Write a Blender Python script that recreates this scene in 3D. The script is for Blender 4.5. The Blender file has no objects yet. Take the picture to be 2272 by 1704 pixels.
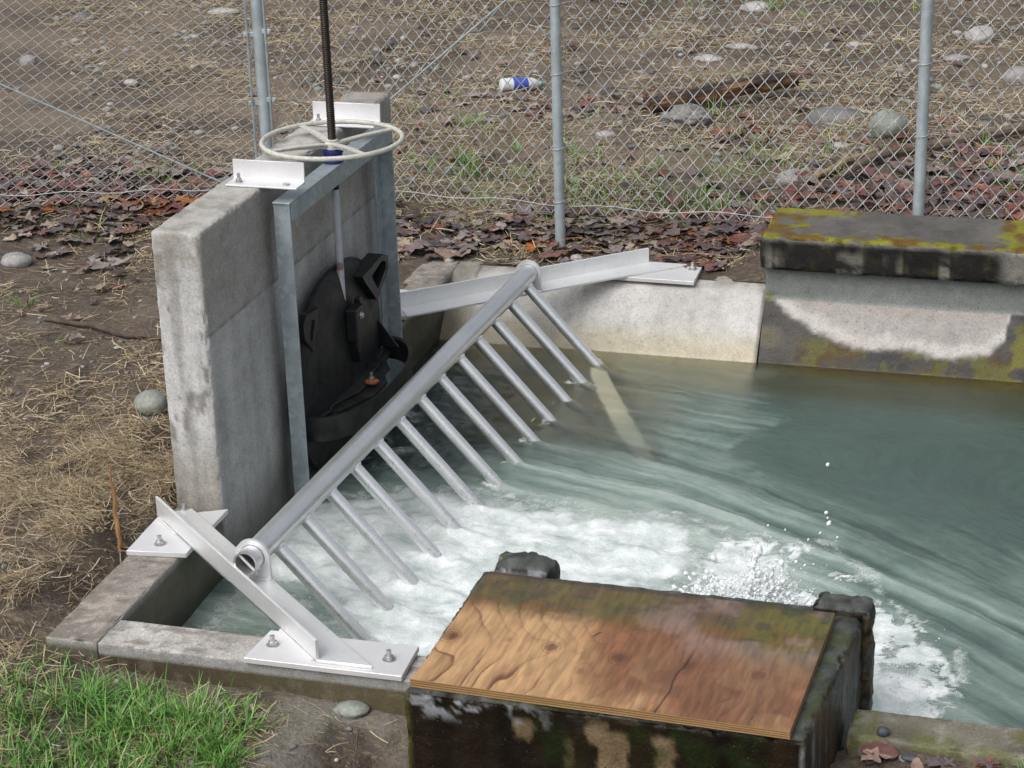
import bpy, bmesh, math, random
import numpy as np
from mathutils import Vector, Matrix
random.seed(7); RS = np.random.RandomState(11)
SC = bpy.context.scene; COL = SC.collection
rad = math.radians

# ------------------------------------------------------------------ noise
_pt = np.random.RandomState(3).permutation(256); _pv = np.random.RandomState(4).rand(256)
def vnoise(P, seed=0):
    P = np.asarray(P, float); i = np.floor(P).astype(int); f = P - i; f = f*f*f*(f*(f*6-15)+10)
    def h(a, b, c): return _pv[_pt[(_pt[(_pt[(a+seed*37) & 255]+b) & 255]+c) & 255]]
    x, y, z = i[:, 0], i[:, 1], i[:, 2]; u, v, w = f[:, 0], f[:, 1], f[:, 2]
    l = lambda a, b, t: a+(b-a)*t
    return l(l(l(h(x, y, z), h(x+1, y, z), u), l(h(x, y+1, z), h(x+1, y+1, z), u), v),
             l(l(h(x, y, z+1), h(x+1, y, z+1), u), l(h(x, y+1, z+1), h(x+1, y+1, z+1), u), v), w)
def fbm(P, scale=1., octv=4, seed=0, gain=.5):
    P = np.asarray(P, float)*scale; s = 0; a = 1.; t = 0
    for o in range(octv):
        s = s+a*vnoise(P*(2.03**o)+o*17.3, seed+o); t += a; a *= gain
    return s/t
def fb2(x, y, scale=1., octv=4, seed=0, gain=.5):
    return fbm(np.stack([np.asarray(x, float), np.asarray(y, float), np.zeros(np.shape(x))], 1), scale, octv, seed, gain)
def sst(a, b, x):
    t = np.clip((np.asarray(x, float)-a)/(b-a), 0, 1); return t*t*(3-2*t)
def lerp(a, b, t):
    a = np.asarray(a, float); b = np.asarray(b, float); t = np.asarray(t, float)
    if (a.ndim and a.shape[-1:] == (3,)) or (b.ndim and b.shape[-1:] == (3,)): t = t[..., None]
    return a+(b-a)*t
def polysd(x, y, poly):
    p = np.array(poly, float); q = np.roll(p, -1, 0); d = np.full(len(x), 1e9); ins = np.zeros(len(x), bool)
    for a, b in zip(p, q):
        e = b-a; wx, wy = x-a[0], y-a[1]; t = np.clip((wx*e[0]+wy*e[1])/(e@e+1e-12), 0, 1)
        d = np.minimum(d, np.hypot(wx-t*e[0], wy-t*e[1]))
        c = (a[1] > y) != (b[1] > y); xi = a[0]+(y-a[1])*(b[0]-a[0])/((b[1]-a[1]) or 1e-12); ins ^= c & (x < xi)
    return np.where(ins, -d, d)

# ------------------------------------------------------------------ objects
def tag(o, label=None, cat=None, group=None, kind=None):
    if label: o['label'] = label
    if cat: o['category'] = cat
    if group: o['group'] = group
    if kind: o['kind'] = kind
    return o
def empty(name, loc, label, cat, group=None):
    o = bpy.data.objects.new(name, None); o.location = loc; o.empty_display_size = .1; COL.objects.link(o)
    return tag(o, label, cat, group)
def mkobj(name, me, mat, parent=None):
    o = bpy.data.objects.new(name, me); COL.objects.link(o)
    if mat is not None: me.materials.append(mat)
    if parent is not None:
        o.parent = parent; o.matrix_parent_inverse = Matrix.Translation(-Vector(parent.location))
    return o
def np_mesh(name, V, F, col=None, smooth=True, extra=None):
    """V (n,3), F (m,k) all faces of k corners"""
    me = bpy.data.meshes.new(name); V = np.asarray(V, np.float32); F = np.asarray(F, np.int32); k = F.shape[1]
    me.vertices.add(len(V)); me.vertices.foreach_set('co', V.ravel())
    me.loops.add(F.size); me.loops.foreach_set('vertex_index', F.ravel())
    me.polygons.add(len(F)); me.polygons.foreach_set('loop_start', np.arange(0, F.size, k, dtype=np.int32))
    me.polygons.foreach_set('use_smooth', np.full(len(F), smooth))
    me.update(calc_edges=True)
    if col is not None: setcol(me, col)
    for n, a in (extra or {}).items():
        at = me.attributes.new(n, 'FLOAT', 'POINT'); at.data.foreach_set('value', np.asarray(a, np.float32))
    me.validate(); return me
def setcol(me, col):
    col = np.asarray(col, np.float32)
    if col.shape[1] == 3: col = np.concatenate([col, np.ones((len(col), 1), np.float32)], 1)
    a = me.color_attributes.new('Col', 'FLOAT_COLOR', 'POINT'); a.data.foreach_set('color', np.clip(col, 0, 1).ravel())

class MB:
    def __init__(s): s.v = []; s.f = []
    def add(s, vs, fs):
        b = len(s.v); s.v += [tuple(map(float, v)) for v in vs]; s.f += [tuple(b+i for i in f) for f in fs]; return s
    def box(s, c, size, M=None, bev=.002, seg=1):
        bm = bmesh.new(); bmesh.ops.create_cube(bm, size=1)
        for v in bm.verts: v.co = Vector((v.co.x*size[0], v.co.y*size[1], v.co.z*size[2]))
        if bev: bmesh.ops.bevel(bm, geom=bm.edges[:], offset=min(bev, min(size)*.3), segments=seg, affect='EDGES', profile=.5)
        return s._bm(bm, M, c)
    def _bm(s, bm, M, c):
        bm.verts.index_update(); vs = []
        for v in bm.verts:
            p = v.co.copy()
            if M is not None: p = M @ p
            vs.append(p+Vector(c))
        fs = [[v.index for v in f.verts] for f in bm.faces]; bm.free(); return s.add(vs, fs)
    def prism(s, poly, h, M=None, c=(0, 0, 0), bev=0):
        """2d polygon (ccw, local xy) extruded along local z 0..h"""
        bm = bmesh.new(); f = bm.faces.new([bm.verts.new((x, y, 0)) for x, y in poly])
        r = bmesh.ops.extrude_face_region(bm, geom=[f]); bmesh.ops.translate(bm, verts=[v for v in r['geom'] if isinstance(v, bmesh.types.BMVert)], vec=(0, 0, h))
        bmesh.ops.recalc_face_normals(bm, faces=bm.faces[:])
        if bev: bmesh.ops.bevel(bm, geom=bm.edges[:], offset=bev, segments=1, affect='EDGES')
        return s._bm(bm, M, c)
    def tube(s, path, r, n=10, caps=True, up=None):
        path = [Vector(p) for p in path]; rs = list(r) if hasattr(r, '__len__') else [r]*len(path); vs = []; m = len(path)
        t0 = (path[1]-path[0]).normalized(); ref = Vector((0, 0, 1)) if abs(t0.z) < .9 else Vector((1, 0, 0))
        u = t0.cross(ref).normalized()
        for i, p in enumerate(path):
            t = (path[min(i+1, m-1)]-path[max(i-1, 0)]).normalized(); u = (u-t*u.dot(t)).normalized(); w = t.cross(u)
            for k in range(n):
                a = 2*math.pi*k/n; vs.append(p+(u*math.cos(a)+w*math.sin(a))*rs[i])
        fs = [(i*n+k, i*n+(k+1) % n, (i+1)*n+(k+1) % n, (i+1)*n+k) for i in range(m-1) for k in range(n)]
        if caps: fs += [tuple(range(n-1, -1, -1)), tuple((m-1)*n+k for k in range(n))]
        return s.add(vs, fs)
    def pipe(s, p0, p1, ro, ri, n=32):
        p0 = Vector(p0); p1 = Vector(p1); t = (p1-p0).normalized(); u = t.cross(Vector((0, 0, 1))).normalized(); w = t.cross(u); vs = []
        for p, r in ((p0, ro), (p1, ro), (p1, ri), (p0, ri)):
            for k in range(n): a = 2*math.pi*k/n; vs.append(p+(u*math.cos(a)+w*math.sin(a))*r)
        fs = [(j*n+k, j*n+(k+1) % n, ((j+1) % 4)*n+(k+1) % n, ((j+1) % 4)*n+k) for j in range(4) for k in range(n)]
        return s.add(vs, fs)
    def torus(s, c, R, r, n=72, m=12):
        vs = []
        for i in range(n):
            a = 2*math.pi*i/n
            for k in range(m):
                b = 2*math.pi*k/m; q = R+r*math.cos(b); vs.append((c[0]+q*math.cos(a), c[1]+q*math.sin(a), c[2]+r*math.sin(b)))
        return s.add(vs, [(i*m+k, ((i+1) % n)*m+k, ((i+1) % n)*m+(k+1) % m, i*m+(k+1) % m) for i in range(n) for k in range(m)])
    def lathe(s, c, prof, n=24, M=None):
        """profile [(r,z)...] about local z"""
        vs = []
        for r, z in prof:
            for k in range(n):
                a = 2*math.pi*k/n; p = Vector((r*math.cos(a), r*math.sin(a), z)); vs.append((M @ p if M is not None else p)+Vector(c))
        m = len(prof)
        fs = [(i*n+k, i*n+(k+1) % n, (i+1)*n+(k+1) % n, (i+1)*n+k) for i in range(m-1) for k in range(n)]
        fs += [tuple(range(n-1, -1, -1)), tuple((m-1)*n+k for k in range(n))]
        return s.add(vs, fs)
    def build(s, name, mat, parent=None, sharp=35):
        me = bpy.data.meshes.new(name); me.from_pydata(s.v, [], s.f); me.validate()
        bm = bmesh.new(); bm.from_mesh(me); bmesh.ops.recalc_face_normals(bm, faces=bm.faces[:]); bm.to_mesh(me); bm.free()
        me.shade_smooth(); me.set_sharp_from_angle(angle=rad(sharp)); me.update()
        return mkobj(name, me, mat, parent)

def axis(lo, hi, cell, r):
    n = max(1, int(round((hi-lo-2*r)/cell))); mid = np.linspace(lo+r, hi-r, n+1)
    return np.concatenate([[lo, lo+.35*r], mid, [hi-.35*r, hi]])
def rbox(b, cell, r, amp=.002, seed=0, nscale=14, chip=0, warp=None):
    """rounded, slightly uneven box; returns V,F,N"""
    ax = [axis(b[0], b[1], cell, r), axis(b[2], b[3], cell, r), axis(b[4], b[5], cell, r)]
    Vs, Fs, off = [], [], 0
    for d in range(3):
        e, g = [(1, 2), (2, 0), (0, 1)][d]
        A, B = np.meshgrid(ax[e], ax[g], indexing='ij'); nu, nv = A.shape
        for side in (0, 1):
            P = np.zeros((nu*nv, 3)); P[:, e] = A.ravel(); P[:, g] = B.ravel(); P[:, d] = b[2*d+side]
            i, j = np.meshgrid(np.arange(nu-1), np.arange(nv-1), indexing='ij'); i = i.ravel(); j = j.ravel()
            q = np.stack([i*nv+j, (i+1)*nv+j, (i+1)*nv+j+1, i*nv+j+1], 1)
            if not side: q = q[:, ::-1]
            Vs.append(P); Fs.append(q+off); off += len(P)
    V = np.concatenate(Vs); F = np.concatenate(Fs)
    lo = np.array([b[0], b[2], b[4]])+r; hi = np.array([b[1], b[3], b[5]])-r
    Q = np.clip(V, lo, hi); D = V-Q; L = np.linalg.norm(D, axis=1, keepdims=True); N = D/np.maximum(L, 1e-9)
    V = Q+N*r
    edge = ((np.abs(N) > .25).sum(1) >= 2)
    dsp = (fbm(V, nscale, 4, seed)-.5)*2*amp
    if chip: dsp = dsp-edge*chip*np.clip(fbm(V, 22, 3, seed+5)-.48, 0, 1)*4
    V = V+N*dsp[:, None]
    if warp is not None: V = warp(V)
    return V, F, N
def conc(name, b, mat, colfn, parent=None, cell=.03, r=.012, amp=.0015, seed=0, chip=.006, nscale=14, warp=None):
    V, F, N = rbox(b, cell, r, amp, seed, nscale, chip, warp)
    me = np_mesh(name, V, F, colfn(V, N)); bm = bmesh.new(); bm.from_mesh(me)
    bmesh.ops.remove_doubles(bm, verts=bm.verts[:], dist=1e-5); bm.to_mesh(me); bm.free()
    me.set_sharp_from_angle(angle=rad(60))
    return mkobj(name, me, mat, parent)
def grid(nu, nv):
    i, j = np.meshgrid(np.arange(nu-1), np.arange(nv-1), indexing='ij'); i = i.ravel(); j = j.ravel()
    return np.stack([i*nv+j, (i+1)*nv+j, (i+1)*nv+j+1, i*nv+j+1], 1)

# ------------------------------------------------------------------ materials
class Mt:
    def __init__(s, name, **bs):
        s.m = bpy.data.materials.new(name); s.m.use_nodes = True; s.t = s.m.node_tree; s.t.nodes.clear()
        s.out = s.t.nodes.new('ShaderNodeOutputMaterial'); s.b = s.t.nodes.new('ShaderNodeBsdfPrincipled')
        s.t.links.new(s.b.outputs[0], s.out.inputs[0]); s._pos = None
        for k, v in bs.items(): s.set(k.replace('_', ' '), v)
    def put(s, sock, v):
        if hasattr(v, 'is_output'): s.t.links.new(v, sock)
        elif hasattr(v, '__len__') and len(v) == 3 and sock.type == 'RGBA': sock.default_value = (*v, 1)
        else: sock.default_value = v
    def set(s, name, v): s.put(s.b.inputs[name], v); return s
    def nd(s, typ, ins=None, **pr):
        n = s.t.nodes.new(typ)
        for k, v in pr.items(): setattr(n, k, v)
        for k, v in (ins or {}).items(): s.put(n.inputs[k], v)
        return n
    def pos(s):
        if s._pos is None: s._pos = s.nd('ShaderNodeNewGeometry').outputs['Position']
        return s._pos
    def obj(s): return s.nd('ShaderNodeTexCoord').outputs['Object']
    def mp(s, vec, scale=(1, 1, 1), rot=(0, 0, 0), loc=(0, 0, 0)):
        return s.nd('ShaderNodeMapping', {'Vector': vec, 'Scale': scale, 'Rotation': rot, 'Location': loc}).outputs[0]
    def noise(s, scale, detail=4, rough=.55, vec=None, dist=0):
        return s.nd('ShaderNodeTexNoise', {'Vector': vec if vec is not None else s.pos(), 'Scale': scale, 'Detail': detail, 'Roughness': rough, 'Distortion': dist}).outputs[0]
    def voro(s, scale, vec=None, feature='F1', out='Distance'):
        return s.nd('ShaderNodeTexVoronoi', {'Vector': vec if vec is not None else s.pos(), 'Scale': scale}, feature=feature).outputs[out]
    def ramp(s, fac, st):
        n = s.nd('ShaderNodeValToRGB', {'Fac': fac}); e = n.color_ramp.elements
        while len(e) < len(st): e.new(.5)
        for x, (p, c) in zip(e, st): x.position = p; x.color = (*c, 1) if len(c) == 3 else c
        return n.outputs[0]
    def mix(s, fac, a, b, blend='MIX'):
        n = s.t.nodes.new('ShaderNodeMix'); n.data_type = 'RGBA'; n.blend_type = blend
        s.put(n.inputs[0], fac); s.put(n.inputs[6], a); s.put(n.inputs[7], b); return n.outputs[2]
    def ma(s, op, a, b=0, c=0, clamp=False):
        n = s.nd('ShaderNodeMath', operation=op, use_clamp=clamp); s.put(n.inputs[0], a); s.put(n.inputs[1], b)
        if op in ('MULTIPLY_ADD', 'SMOOTH_MIN'): s.put(n.inputs[2], c)
        return n.outputs[0]
    def mr(s, v, a, b, c=0, d=1, smooth=False):
        n = s.nd('ShaderNodeMapRange', interpolation_type='SMOOTHSTEP' if smooth else 'LINEAR')
        for k, q in zip((0, 1, 2, 3, 4), (v, a, b, c, d)): s.put(n.inputs[k], q)
        return n.outputs[0]
    def attr(s, name, out='Color'): return s.nd('ShaderNodeAttribute', attribute_name=name).outputs[out]
    def sep(s, v): return s.nd('ShaderNodeSeparateXYZ', {0: v}).outputs
    def bump(s, h, strength=.3, dist=.01, normal=None):
        i = {'Height': h, 'Strength': strength, 'Distance': dist}
        if normal is not None: i['Normal'] = normal
        n = s.nd('ShaderNodeBump', i); return n.outputs[0]

def m_concrete(name, rough=.82, pit=.5, b1=.35, b2=.25, spec=.35, agg=.0):
    t = Mt(name); c = t.attr('Col'); a = t.attr('Col', 'Alpha')
    fine = t.noise(90, 4, .65); mid = t.noise(17, 5, .6)
    c = t.mix(1., c, t.ramp(fine, [(.25, (.72, .72, .72)), (.5, (1, 1, 1)), (.8, (1.18, 1.17, 1.15))]), 'MULTIPLY')
    c = t.mix(1., c, t.ramp(mid, [(.25, (.80, .80, .79)), (.5, (1, 1, 1)), (.75, (1.13, 1.12, 1.1))]), 'MULTIPLY')
    gr = t.noise(210, 3, .7); c = t.mix(1., c, t.ramp(gr, [(.3, (.80-.15*agg,)*3), (.5, (1, 1, 1)), (.7, (1.17+.2*agg,)*3)]), 'MULTIPLY')
    if agg > 0:
        va = t.voro(75, out='Color'); vs = t.nd('ShaderNodeSeparateColor', {0: va}).outputs; vd = t.voro(75); am = t.mr(vd, .36, .26)
        nz = t.sep(t.nd('ShaderNodeNewGeometry').outputs['Normal'])[2]; k_ = t.ma('MULTIPLY', t.mr(vs[0], .52, .56), t.mr(nz, .5, .8, .25, 1)); c = t.mix(t.ma('MULTIPLY', am, t.ma('MULTIPLY', k_, agg)), c, t.mix(1., c, t.mix(vs[1], (.40, .39, .38), (1.75, 1.66, 1.58)), 'MULTIPLY'))
    pits = t.mr(t.voro(40), .10, .16); pm = t.mr(t.noise(9, 3), .44, .58)
    pf = t.ma('MULTIPLY', t.ma('SUBTRACT', 1, pits), t.ma('MULTIPLY', pm, pit))
    c = t.mix(pf, c, (.05, .047, .042))
    t.set('Base Color', c).set('Specular IOR Level', spec)
    t.set('Roughness', t.ma('MULTIPLY_ADD', t.ma('SUBTRACT', 1, a), -.6, t.ma('MULTIPLY_ADD', fine, .2, rough-.1), clamp=True))
    n = t.bump(t.ma('SUBTRACT', fine, t.ma('MULTIPLY', pf, 1.2)), b1, .004); n = t.bump(mid, b2, .012, n); t.set('Normal', n); return t.m
def m_simple(name, col, rough=.5, metal=0, var=.12, scale=40, bump=.1, spec=.5, streak=None):
    t = Mt(name); n = t.noise(scale, 4, .6, vec=t.mp(t.pos(), streak) if streak else None)
    k = [(0.25, tuple(c*(1-var*1.5) for c in col)), (.5, col), (.75, tuple(min(1, c*(1+var)) for c in col))]
    t.set('Base Color', t.ramp(n, k)).set('Metallic', metal).set('Specular IOR Level', spec)
    t.set('Roughness', t.mr(n, .2, .8, rough+.1, rough-.1))
    if bump: t.set('Normal', t.bump(n, bump, .004))
    return t.m
def m_alu(name, col, rough, metal, scuff=.5):
    t = Mt(name); n = t.noise(30, 5, .65); big = t.noise(5, 3, .5); st = t.noise(25, 3, .6, vec=t.mp(t.pos(), (8, 8, 1)))
    c = t.mix(t.mr(big, .35, .7), tuple(x*.9 for x in col), col)
    c = t.mix(t.ma('MULTIPLY', t.mr(n, .62, .76), scuff), c, tuple(x*.6 for x in col))
    c = t.mix(t.ma('MULTIPLY', t.mr(t.noise(130, 2), .66, .74), scuff*.8), c, tuple(x*.42 for x in col))
    t.set('Base Color', c).set('Metallic', metal).set('Roughness', t.ma('ADD', t.mr(st, .3, .75, rough-.08, rough+.10), t.mr(n, .4, .7, 0, .12)))
    t.set('Normal', t.bump(t.noise(60, 2), .03, .001)); return t.m
def m_galv(name, col, k=1.):
    t = Mt(name); v = t.voro(38, out='Color'); vx = t.nd('ShaderNodeSeparateColor', {0: v}).outputs[0]; n = t.noise(9, 5, .6)
    c = t.mix(t.mr(vx, 0, 1), tuple(x*(1-.18*k) for x in col), tuple(x*(1+.12*k) for x in col))
    c = t.mix(t.mr(n, .45, .75), c, tuple(x*.72 for x in col)); c = t.mix(t.ma('MULTIPLY', t.mr(t.noise(45, 3), .66, .75), .55), c, (.62, .65, .66))
    t.set('Base Color', c).set('Metallic', .45).set('Roughness', t.mr(vx, 0, 1, .48, .62)); t.set('Normal', t.bump(t.noise(120, 3), .06, .002)); return t.m
def m_vcol(name, rough=.7, spec=.4, nscale=60, var=.2, bump=.2, bd=.004, trans=0):
    t = Mt(name); n = t.noise(nscale, 4, .6)
    t.set('Base Color', t.mix(1., t.attr('Col'), t.ramp(n, [(.25, (1-var*1.4,)*3), (.5, (1, 1, 1)), (.75, (1+var,)*3)]), 'MULTIPLY'))
    t.set('Roughness', rough).set('Specular IOR Level', spec)
    if trans: t.set('Subsurface Weight', 0)
    if bump: t.set('Normal', t.bump(n, bump, bd))
    return t.m
M = {}
M['conc'] = m_concrete('concrete')
M['smooth'] = m_concrete('smooth_concrete', agg=-.7, pit=.35, b1=.2, b2=.15)
M['rawconc'] = m_concrete('exposed_concrete', agg=.75, b1=.6, b2=.4)
M['wetconc'] = m_concrete('old_concrete', rough=.6, pit=.7, b1=.7, b2=.6, spec=.16)
M['alu'] = m_alu('mill_aluminium', (.85, .86, .86), .40, .55, .9)
M['alupipe'] = m_alu('aluminium_pipe', (.89, .90, .90), .30, .82, .35)
M['aludark'] = m_alu('weathered_aluminium_pipe', (.76, .77, .78), .33, .82, .7)
M['galv'] = m_galv('galvanised_steel', (.36, .42, .45))
M['galvpost'] = m_galv('galvanised_post', (.44, .50, .53), .35)
M['wire'] = m_simple('galvanised_wire', (.41, .42, .42), .5, .25, .2, 30, 0)
M['whitealu'] = m_alu('bright_aluminium', (.68, .68, .69), .48, .3, .6)
M['zinc'] = m_simple('zinc_bolt', (.52, .52, .52), .38, .8, .25, 60, .05)
M['black'] = m_simple('black_plastic', (.012, .013, .015), .42, 0, .35, 25, .12, .28)
M['blackwet'] = m_simple('wet_black_plastic', (.022, .022, .022), .5, 0, .5, 14, .25, .25)
M['thread'] = m_simple('greased_thread', (.028, .02, .016), .4, .5, .3, 50, .05)
M['blue'] = m_simple('blue_painted_nut', (.012, .02, .14), .45, 0, .2, 40, .05)
M['cream'] = m_simple('cream_enamel', (.50, .49, .435), .45, 0, .22, 60, .1, .4)
M['rust'] = m_simple('rusty_washer', (.28, .09, .025), .75, 0, .35, 70, .2)
def m_stem():
    t = Mt('grey_stem'); n = t.noise(22, 5, .65); z = t.sep(t.pos())[2]
    k = t.ma('MULTIPLY', t.mr(n, .5, .62), t.mr(z, .78, .60))
    t.set('Base Color', t.mix(k, t.mix(t.noise(8, 3), (.38, .41, .46), (.5, .52, .56)), (.16, .06, .025))).set('Roughness', .5).set('Metallic', .2); return t.m
M['stem'] = m_stem()
EXPO = 0.2
# ------------------------------------------------------------------ camera, light
def cam_axes(yaw, pitch, roll):
    d = Vector((math.sin(yaw)*math.cos(pitch), math.cos(yaw)*math.cos(pitch), -math.sin(pitch)))
    r = Vector((math.cos(yaw), -math.sin(yaw), 0)); u = r.cross(d); c, s = math.cos(roll), math.sin(roll)
    return c*r+s*u, -s*r+c*u, d
cr, cu, cd = cam_axes(rad(-16.94948582), rad(21.86673545), rad(-1.81443225))
cam = bpy.data.cameras.new('camera'); co = bpy.data.objects.new('camera', cam); COL.objects.link(co)
co.matrix_world = Matrix(((cr.x, cu.x, -cd.x, 3.56677), (cr.y, cu.y, -cd.y, -5.92262), (cr.z, cu.z, -cd.z, 3.6), (0, 0, 0, 1)))
cam.lens = 4723.5/2272*36; cam.sensor_width = 36; cam.clip_end = 500; cam.clip_start = .1
SC.camera = co
SUN_EL, SUN_AZ = rad(52), rad(207)      # azimuth measured from +Y towards +X
w = bpy.data.worlds.new('World'); SC.world = w; w.use_nodes = True
nt = w.node_tree; bg = nt.nodes['Background']; sky = nt.nodes.new('ShaderNodeTexSky'); sky.sky_type = 'NISHITA'
sky.sun_disc = False; sky.sun_elevation = SUN_EL; sky.sun_rotation = SUN_AZ; sky.air_density = 1.0; sky.dust_density = 6; sky.ozone_density = 1.5
hs = nt.nodes.new('ShaderNodeHueSaturation'); hs.inputs['Saturation'].default_value = .34
nt.links.new(sky.outputs[0], hs.inputs['Color']); nt.links.new(hs.outputs[0], bg.inputs[0]); bg.inputs[1].default_value = .14
sun = bpy.data.lights.new('sun', 'SUN'); sun.energy = 1.0; sun.angle = rad(55); sun.color = (1, .985, .965)
so = bpy.data.objects.new('sun', sun); COL.objects.link(so)
sd = Vector((math.sin(SUN_AZ)*math.cos(SUN_EL), math.cos(SUN_AZ)*math.cos(SUN_EL), math.sin(SUN_EL)))
so.rotation_euler = sd.to_track_quat('Z', 'Y').to_euler()
SC.view_settings.view_transform = 'Standard'; SC.view_settings.look = 'None'; SC.view_settings.exposure = EXPO; SC.view_settings.gamma = 1
SC.cycles.use_denoising = True; SC.cycles.max_bounces = 8; SC.cycles.transparent_max_bounces = 12; SC.cycles.blur_glossy = .6
SC.cycles.sample_clamp_indirect = 4

# ------------------------------------------------------------------ ground
WL = -.285
def hayk(x, y): return sst(.49, .62, fb2(x, y, 4.2, 3, 71)+.02)*sst(2.1, 1.3, y)*sst(-.005, -.05, x)*sst(-.35, -.05, y)*np.clip(.5+1.0*np.exp(-((x+.30)/.3)**2), 0, 1)
def gz(x, y):
    x = np.asarray(x, float); y = np.asarray(y, float); z = np.zeros(x.shape)
    # front of the curb
    fz = -.045-.07*sst(.0, .45, x)-.03*sst(.9, 1.4, x)+.10*sst(2.6, 3.0, x)
    fz = fz-.10*np.exp(-(((x-1.26)/.16)**2+((y+.26)/.14)**2))-.05*sst(-.35, -.8, y)*(x < 2)
    z = z+fz*sst(.12, .05, y)*sst(-.35, .15, x)
    z = z-.06*sst(.05, -.5, y)*sst(.2, -.4, x)
    d_ = ((x-1.0)*.27-(y+.44)*.27)/.38+.03*(fb2(x, y, 14, 3, 13)-.5)*2; z = z-.05*sst(-.012, .014, d_)*(y < .05)*sst(1.6, 1.5, x)*sst(.85, 1.0, x)
    # left bank
    z = z+.035*np.exp(-(((x+.35)/.25)**2))*(x < 0)*sst(3.2, 2.4, y)*sst(-.3, .1, y)
    z = z-.10*np.exp(-((x+.02)/.09)**2)*np.exp(-((y-.62)/.45)**2)
    z = z-.05*np.exp(-(((x+.17)/.14)**2+((y-1.75)/.35)**2))
    # behind
    rise = .09*sst(4.32, 5.0, y)*sst(-.2, .4, x)+.10*sst(4.0, 4.8, y)*sst(.1, -.6, x)
    cap = .26*sst(1.55, 1.95, x)*sst(4.2, 4.48, y)*(1-.6*sst(5.2, 8.5, y))
    z = z+np.maximum(rise, cap)-.03*sst(6, 9, y)
    z = z+.05*np.clip(hayk(x, y), 0, 1)*(x < .02)*(y > -.4)*(y < 2.2)
    n = fb2(x, y, 2.1, 4, 2)-.5
    z = z+n*.07*(.35+.65*sst(.0, .4, np.abs(x-.1)))+(fb2(x, y, 11, 3, 9)-.5)*.028
    return z
xs = np.concatenate([[-60, -30, -16, -10], np.arange(-6.5, -1.5, .05), np.arange(-1.5, 3.6, .022), np.arange(3.6, 5, .08), [6.5, 9, 14, 30, 60]])
ys = np.concatenate([[-40, -20, -10, -5, -3, -2], np.arange(-1.4, 1.4, .02), np.arange(1.4, 4.2, .035), np.arange(4.2, 7, .03), np.arange(7, 13, .06), np.arange(13, 18, .3), [20, 25, 35, 60, 120]])
X, Y = np.meshgrid(xs, ys, indexing='ij'); nx, ny = X.shape; xf, yf = X.ravel(), Y.ravel()
gzv = gz(xf, yf); F = grid(nx, ny)
cx = xf[F].mean(1); cy = yf[F].mean(1)
F = F[~((cx > .05) & (cy > .05) & (cy < 4.24) & (cx < 10.8))]
V = np.stack([xf, yf, gzv], 1)
P0 = np.stack([xf, yf, 0*xf], 1)
n1 = fbm(P0, 1.3, 5, 21); n2 = fbm(P0, 5, 4, 31); n3 = fbm(P0, 30, 3, 41)
gc = lerp(np.array([.055, .045, .037]), np.array([.125, .101, .080]), np.clip(n2*1.3-.15+.3*(n1-.5), 0, 1))
gc = lerp(gc, np.array([.150, .128, .104]), sst(.55, .7, n3)*.5)
greym = sst(.45, .1, np.abs(xf-1.05))*sst(.1, -.05, yf)*sst(-.7, -.3, yf)      # wet silt in front of the curb
gc = lerp(gc, lerp(np.array([.075, .066, .055]), np.array([.185, .178, .155]), sst(.38, .62, n2)), greym*.9)
wet = np.clip(greym*.5+.75*np.exp(-(((xf-1.26)/.22)**2+((yf+.26)/.2)**2)), 0, 1)
gc = lerp(gc, np.array([.075, .05, .036]), np.exp(-(((xf-1.28)/.15)**2+((yf+.27)/.14)**2))*.8)
rearm = sst(4.6, 5.6, yf)*sst(13, 8, yf)
gc = lerp(gc, np.array([.195, .155, .115]), rearm*sst(.42, .64, n1)*.7)
t = Mt('soil'); fine = t.noise(70, 5, .7); mid = t.noise(13, 4, .6); st = t.noise(40, 4, .6, vec=t.mp(t.pos(), (.35, 1.6, 1), (0, 0, .5)))
c = t.mix(1., t.attr('Col'), t.ramp(fine, [(.25, (.5, .48, .46)), (.5, (1, 1, 1)), (.78, (1.6, 1.55, 1.45))]), 'MULTIPLY')
c = t.mix(t.ma('MULTIPLY', t.mr(st, .56, .68), .6), c, (.30, .225, .135))
pb = t.voro(55); pc = t.voro(55, out='Color'); pm = t.ma('MULTIPLY', t.mr(pb, .16, .10), t.mr(t.nd('ShaderNodeSeparateColor', {0: pc}).outputs[0], .80, .82))
c = t.mix(pm, c, t.mix(t.nd('ShaderNodeSeparateColor', {0: pc}).outputs[1], (.13, .125, .115), (.34, .33, .30)))
t.set('Base Color', c).set('Roughness', t.mr(t.attr('Col', 'Alpha'), 0, 1, .28, .9)).set('Specular IOR Level', .25)
h = t.ma('ADD', t.ma('MULTIPLY', fine, .5), t.ma('ADD', mid, t.ma('MULTIPLY', pm, .3)))
t.set('Normal', t.bump(h, .8, .018)); M['soil'] = t.m
ground = mkobj('ground', np_mesh('ground', V, F, np.concatenate([gc, 1-wet[:, None]], 1)), M['soil']); tag(ground, kind='structure')

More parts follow.
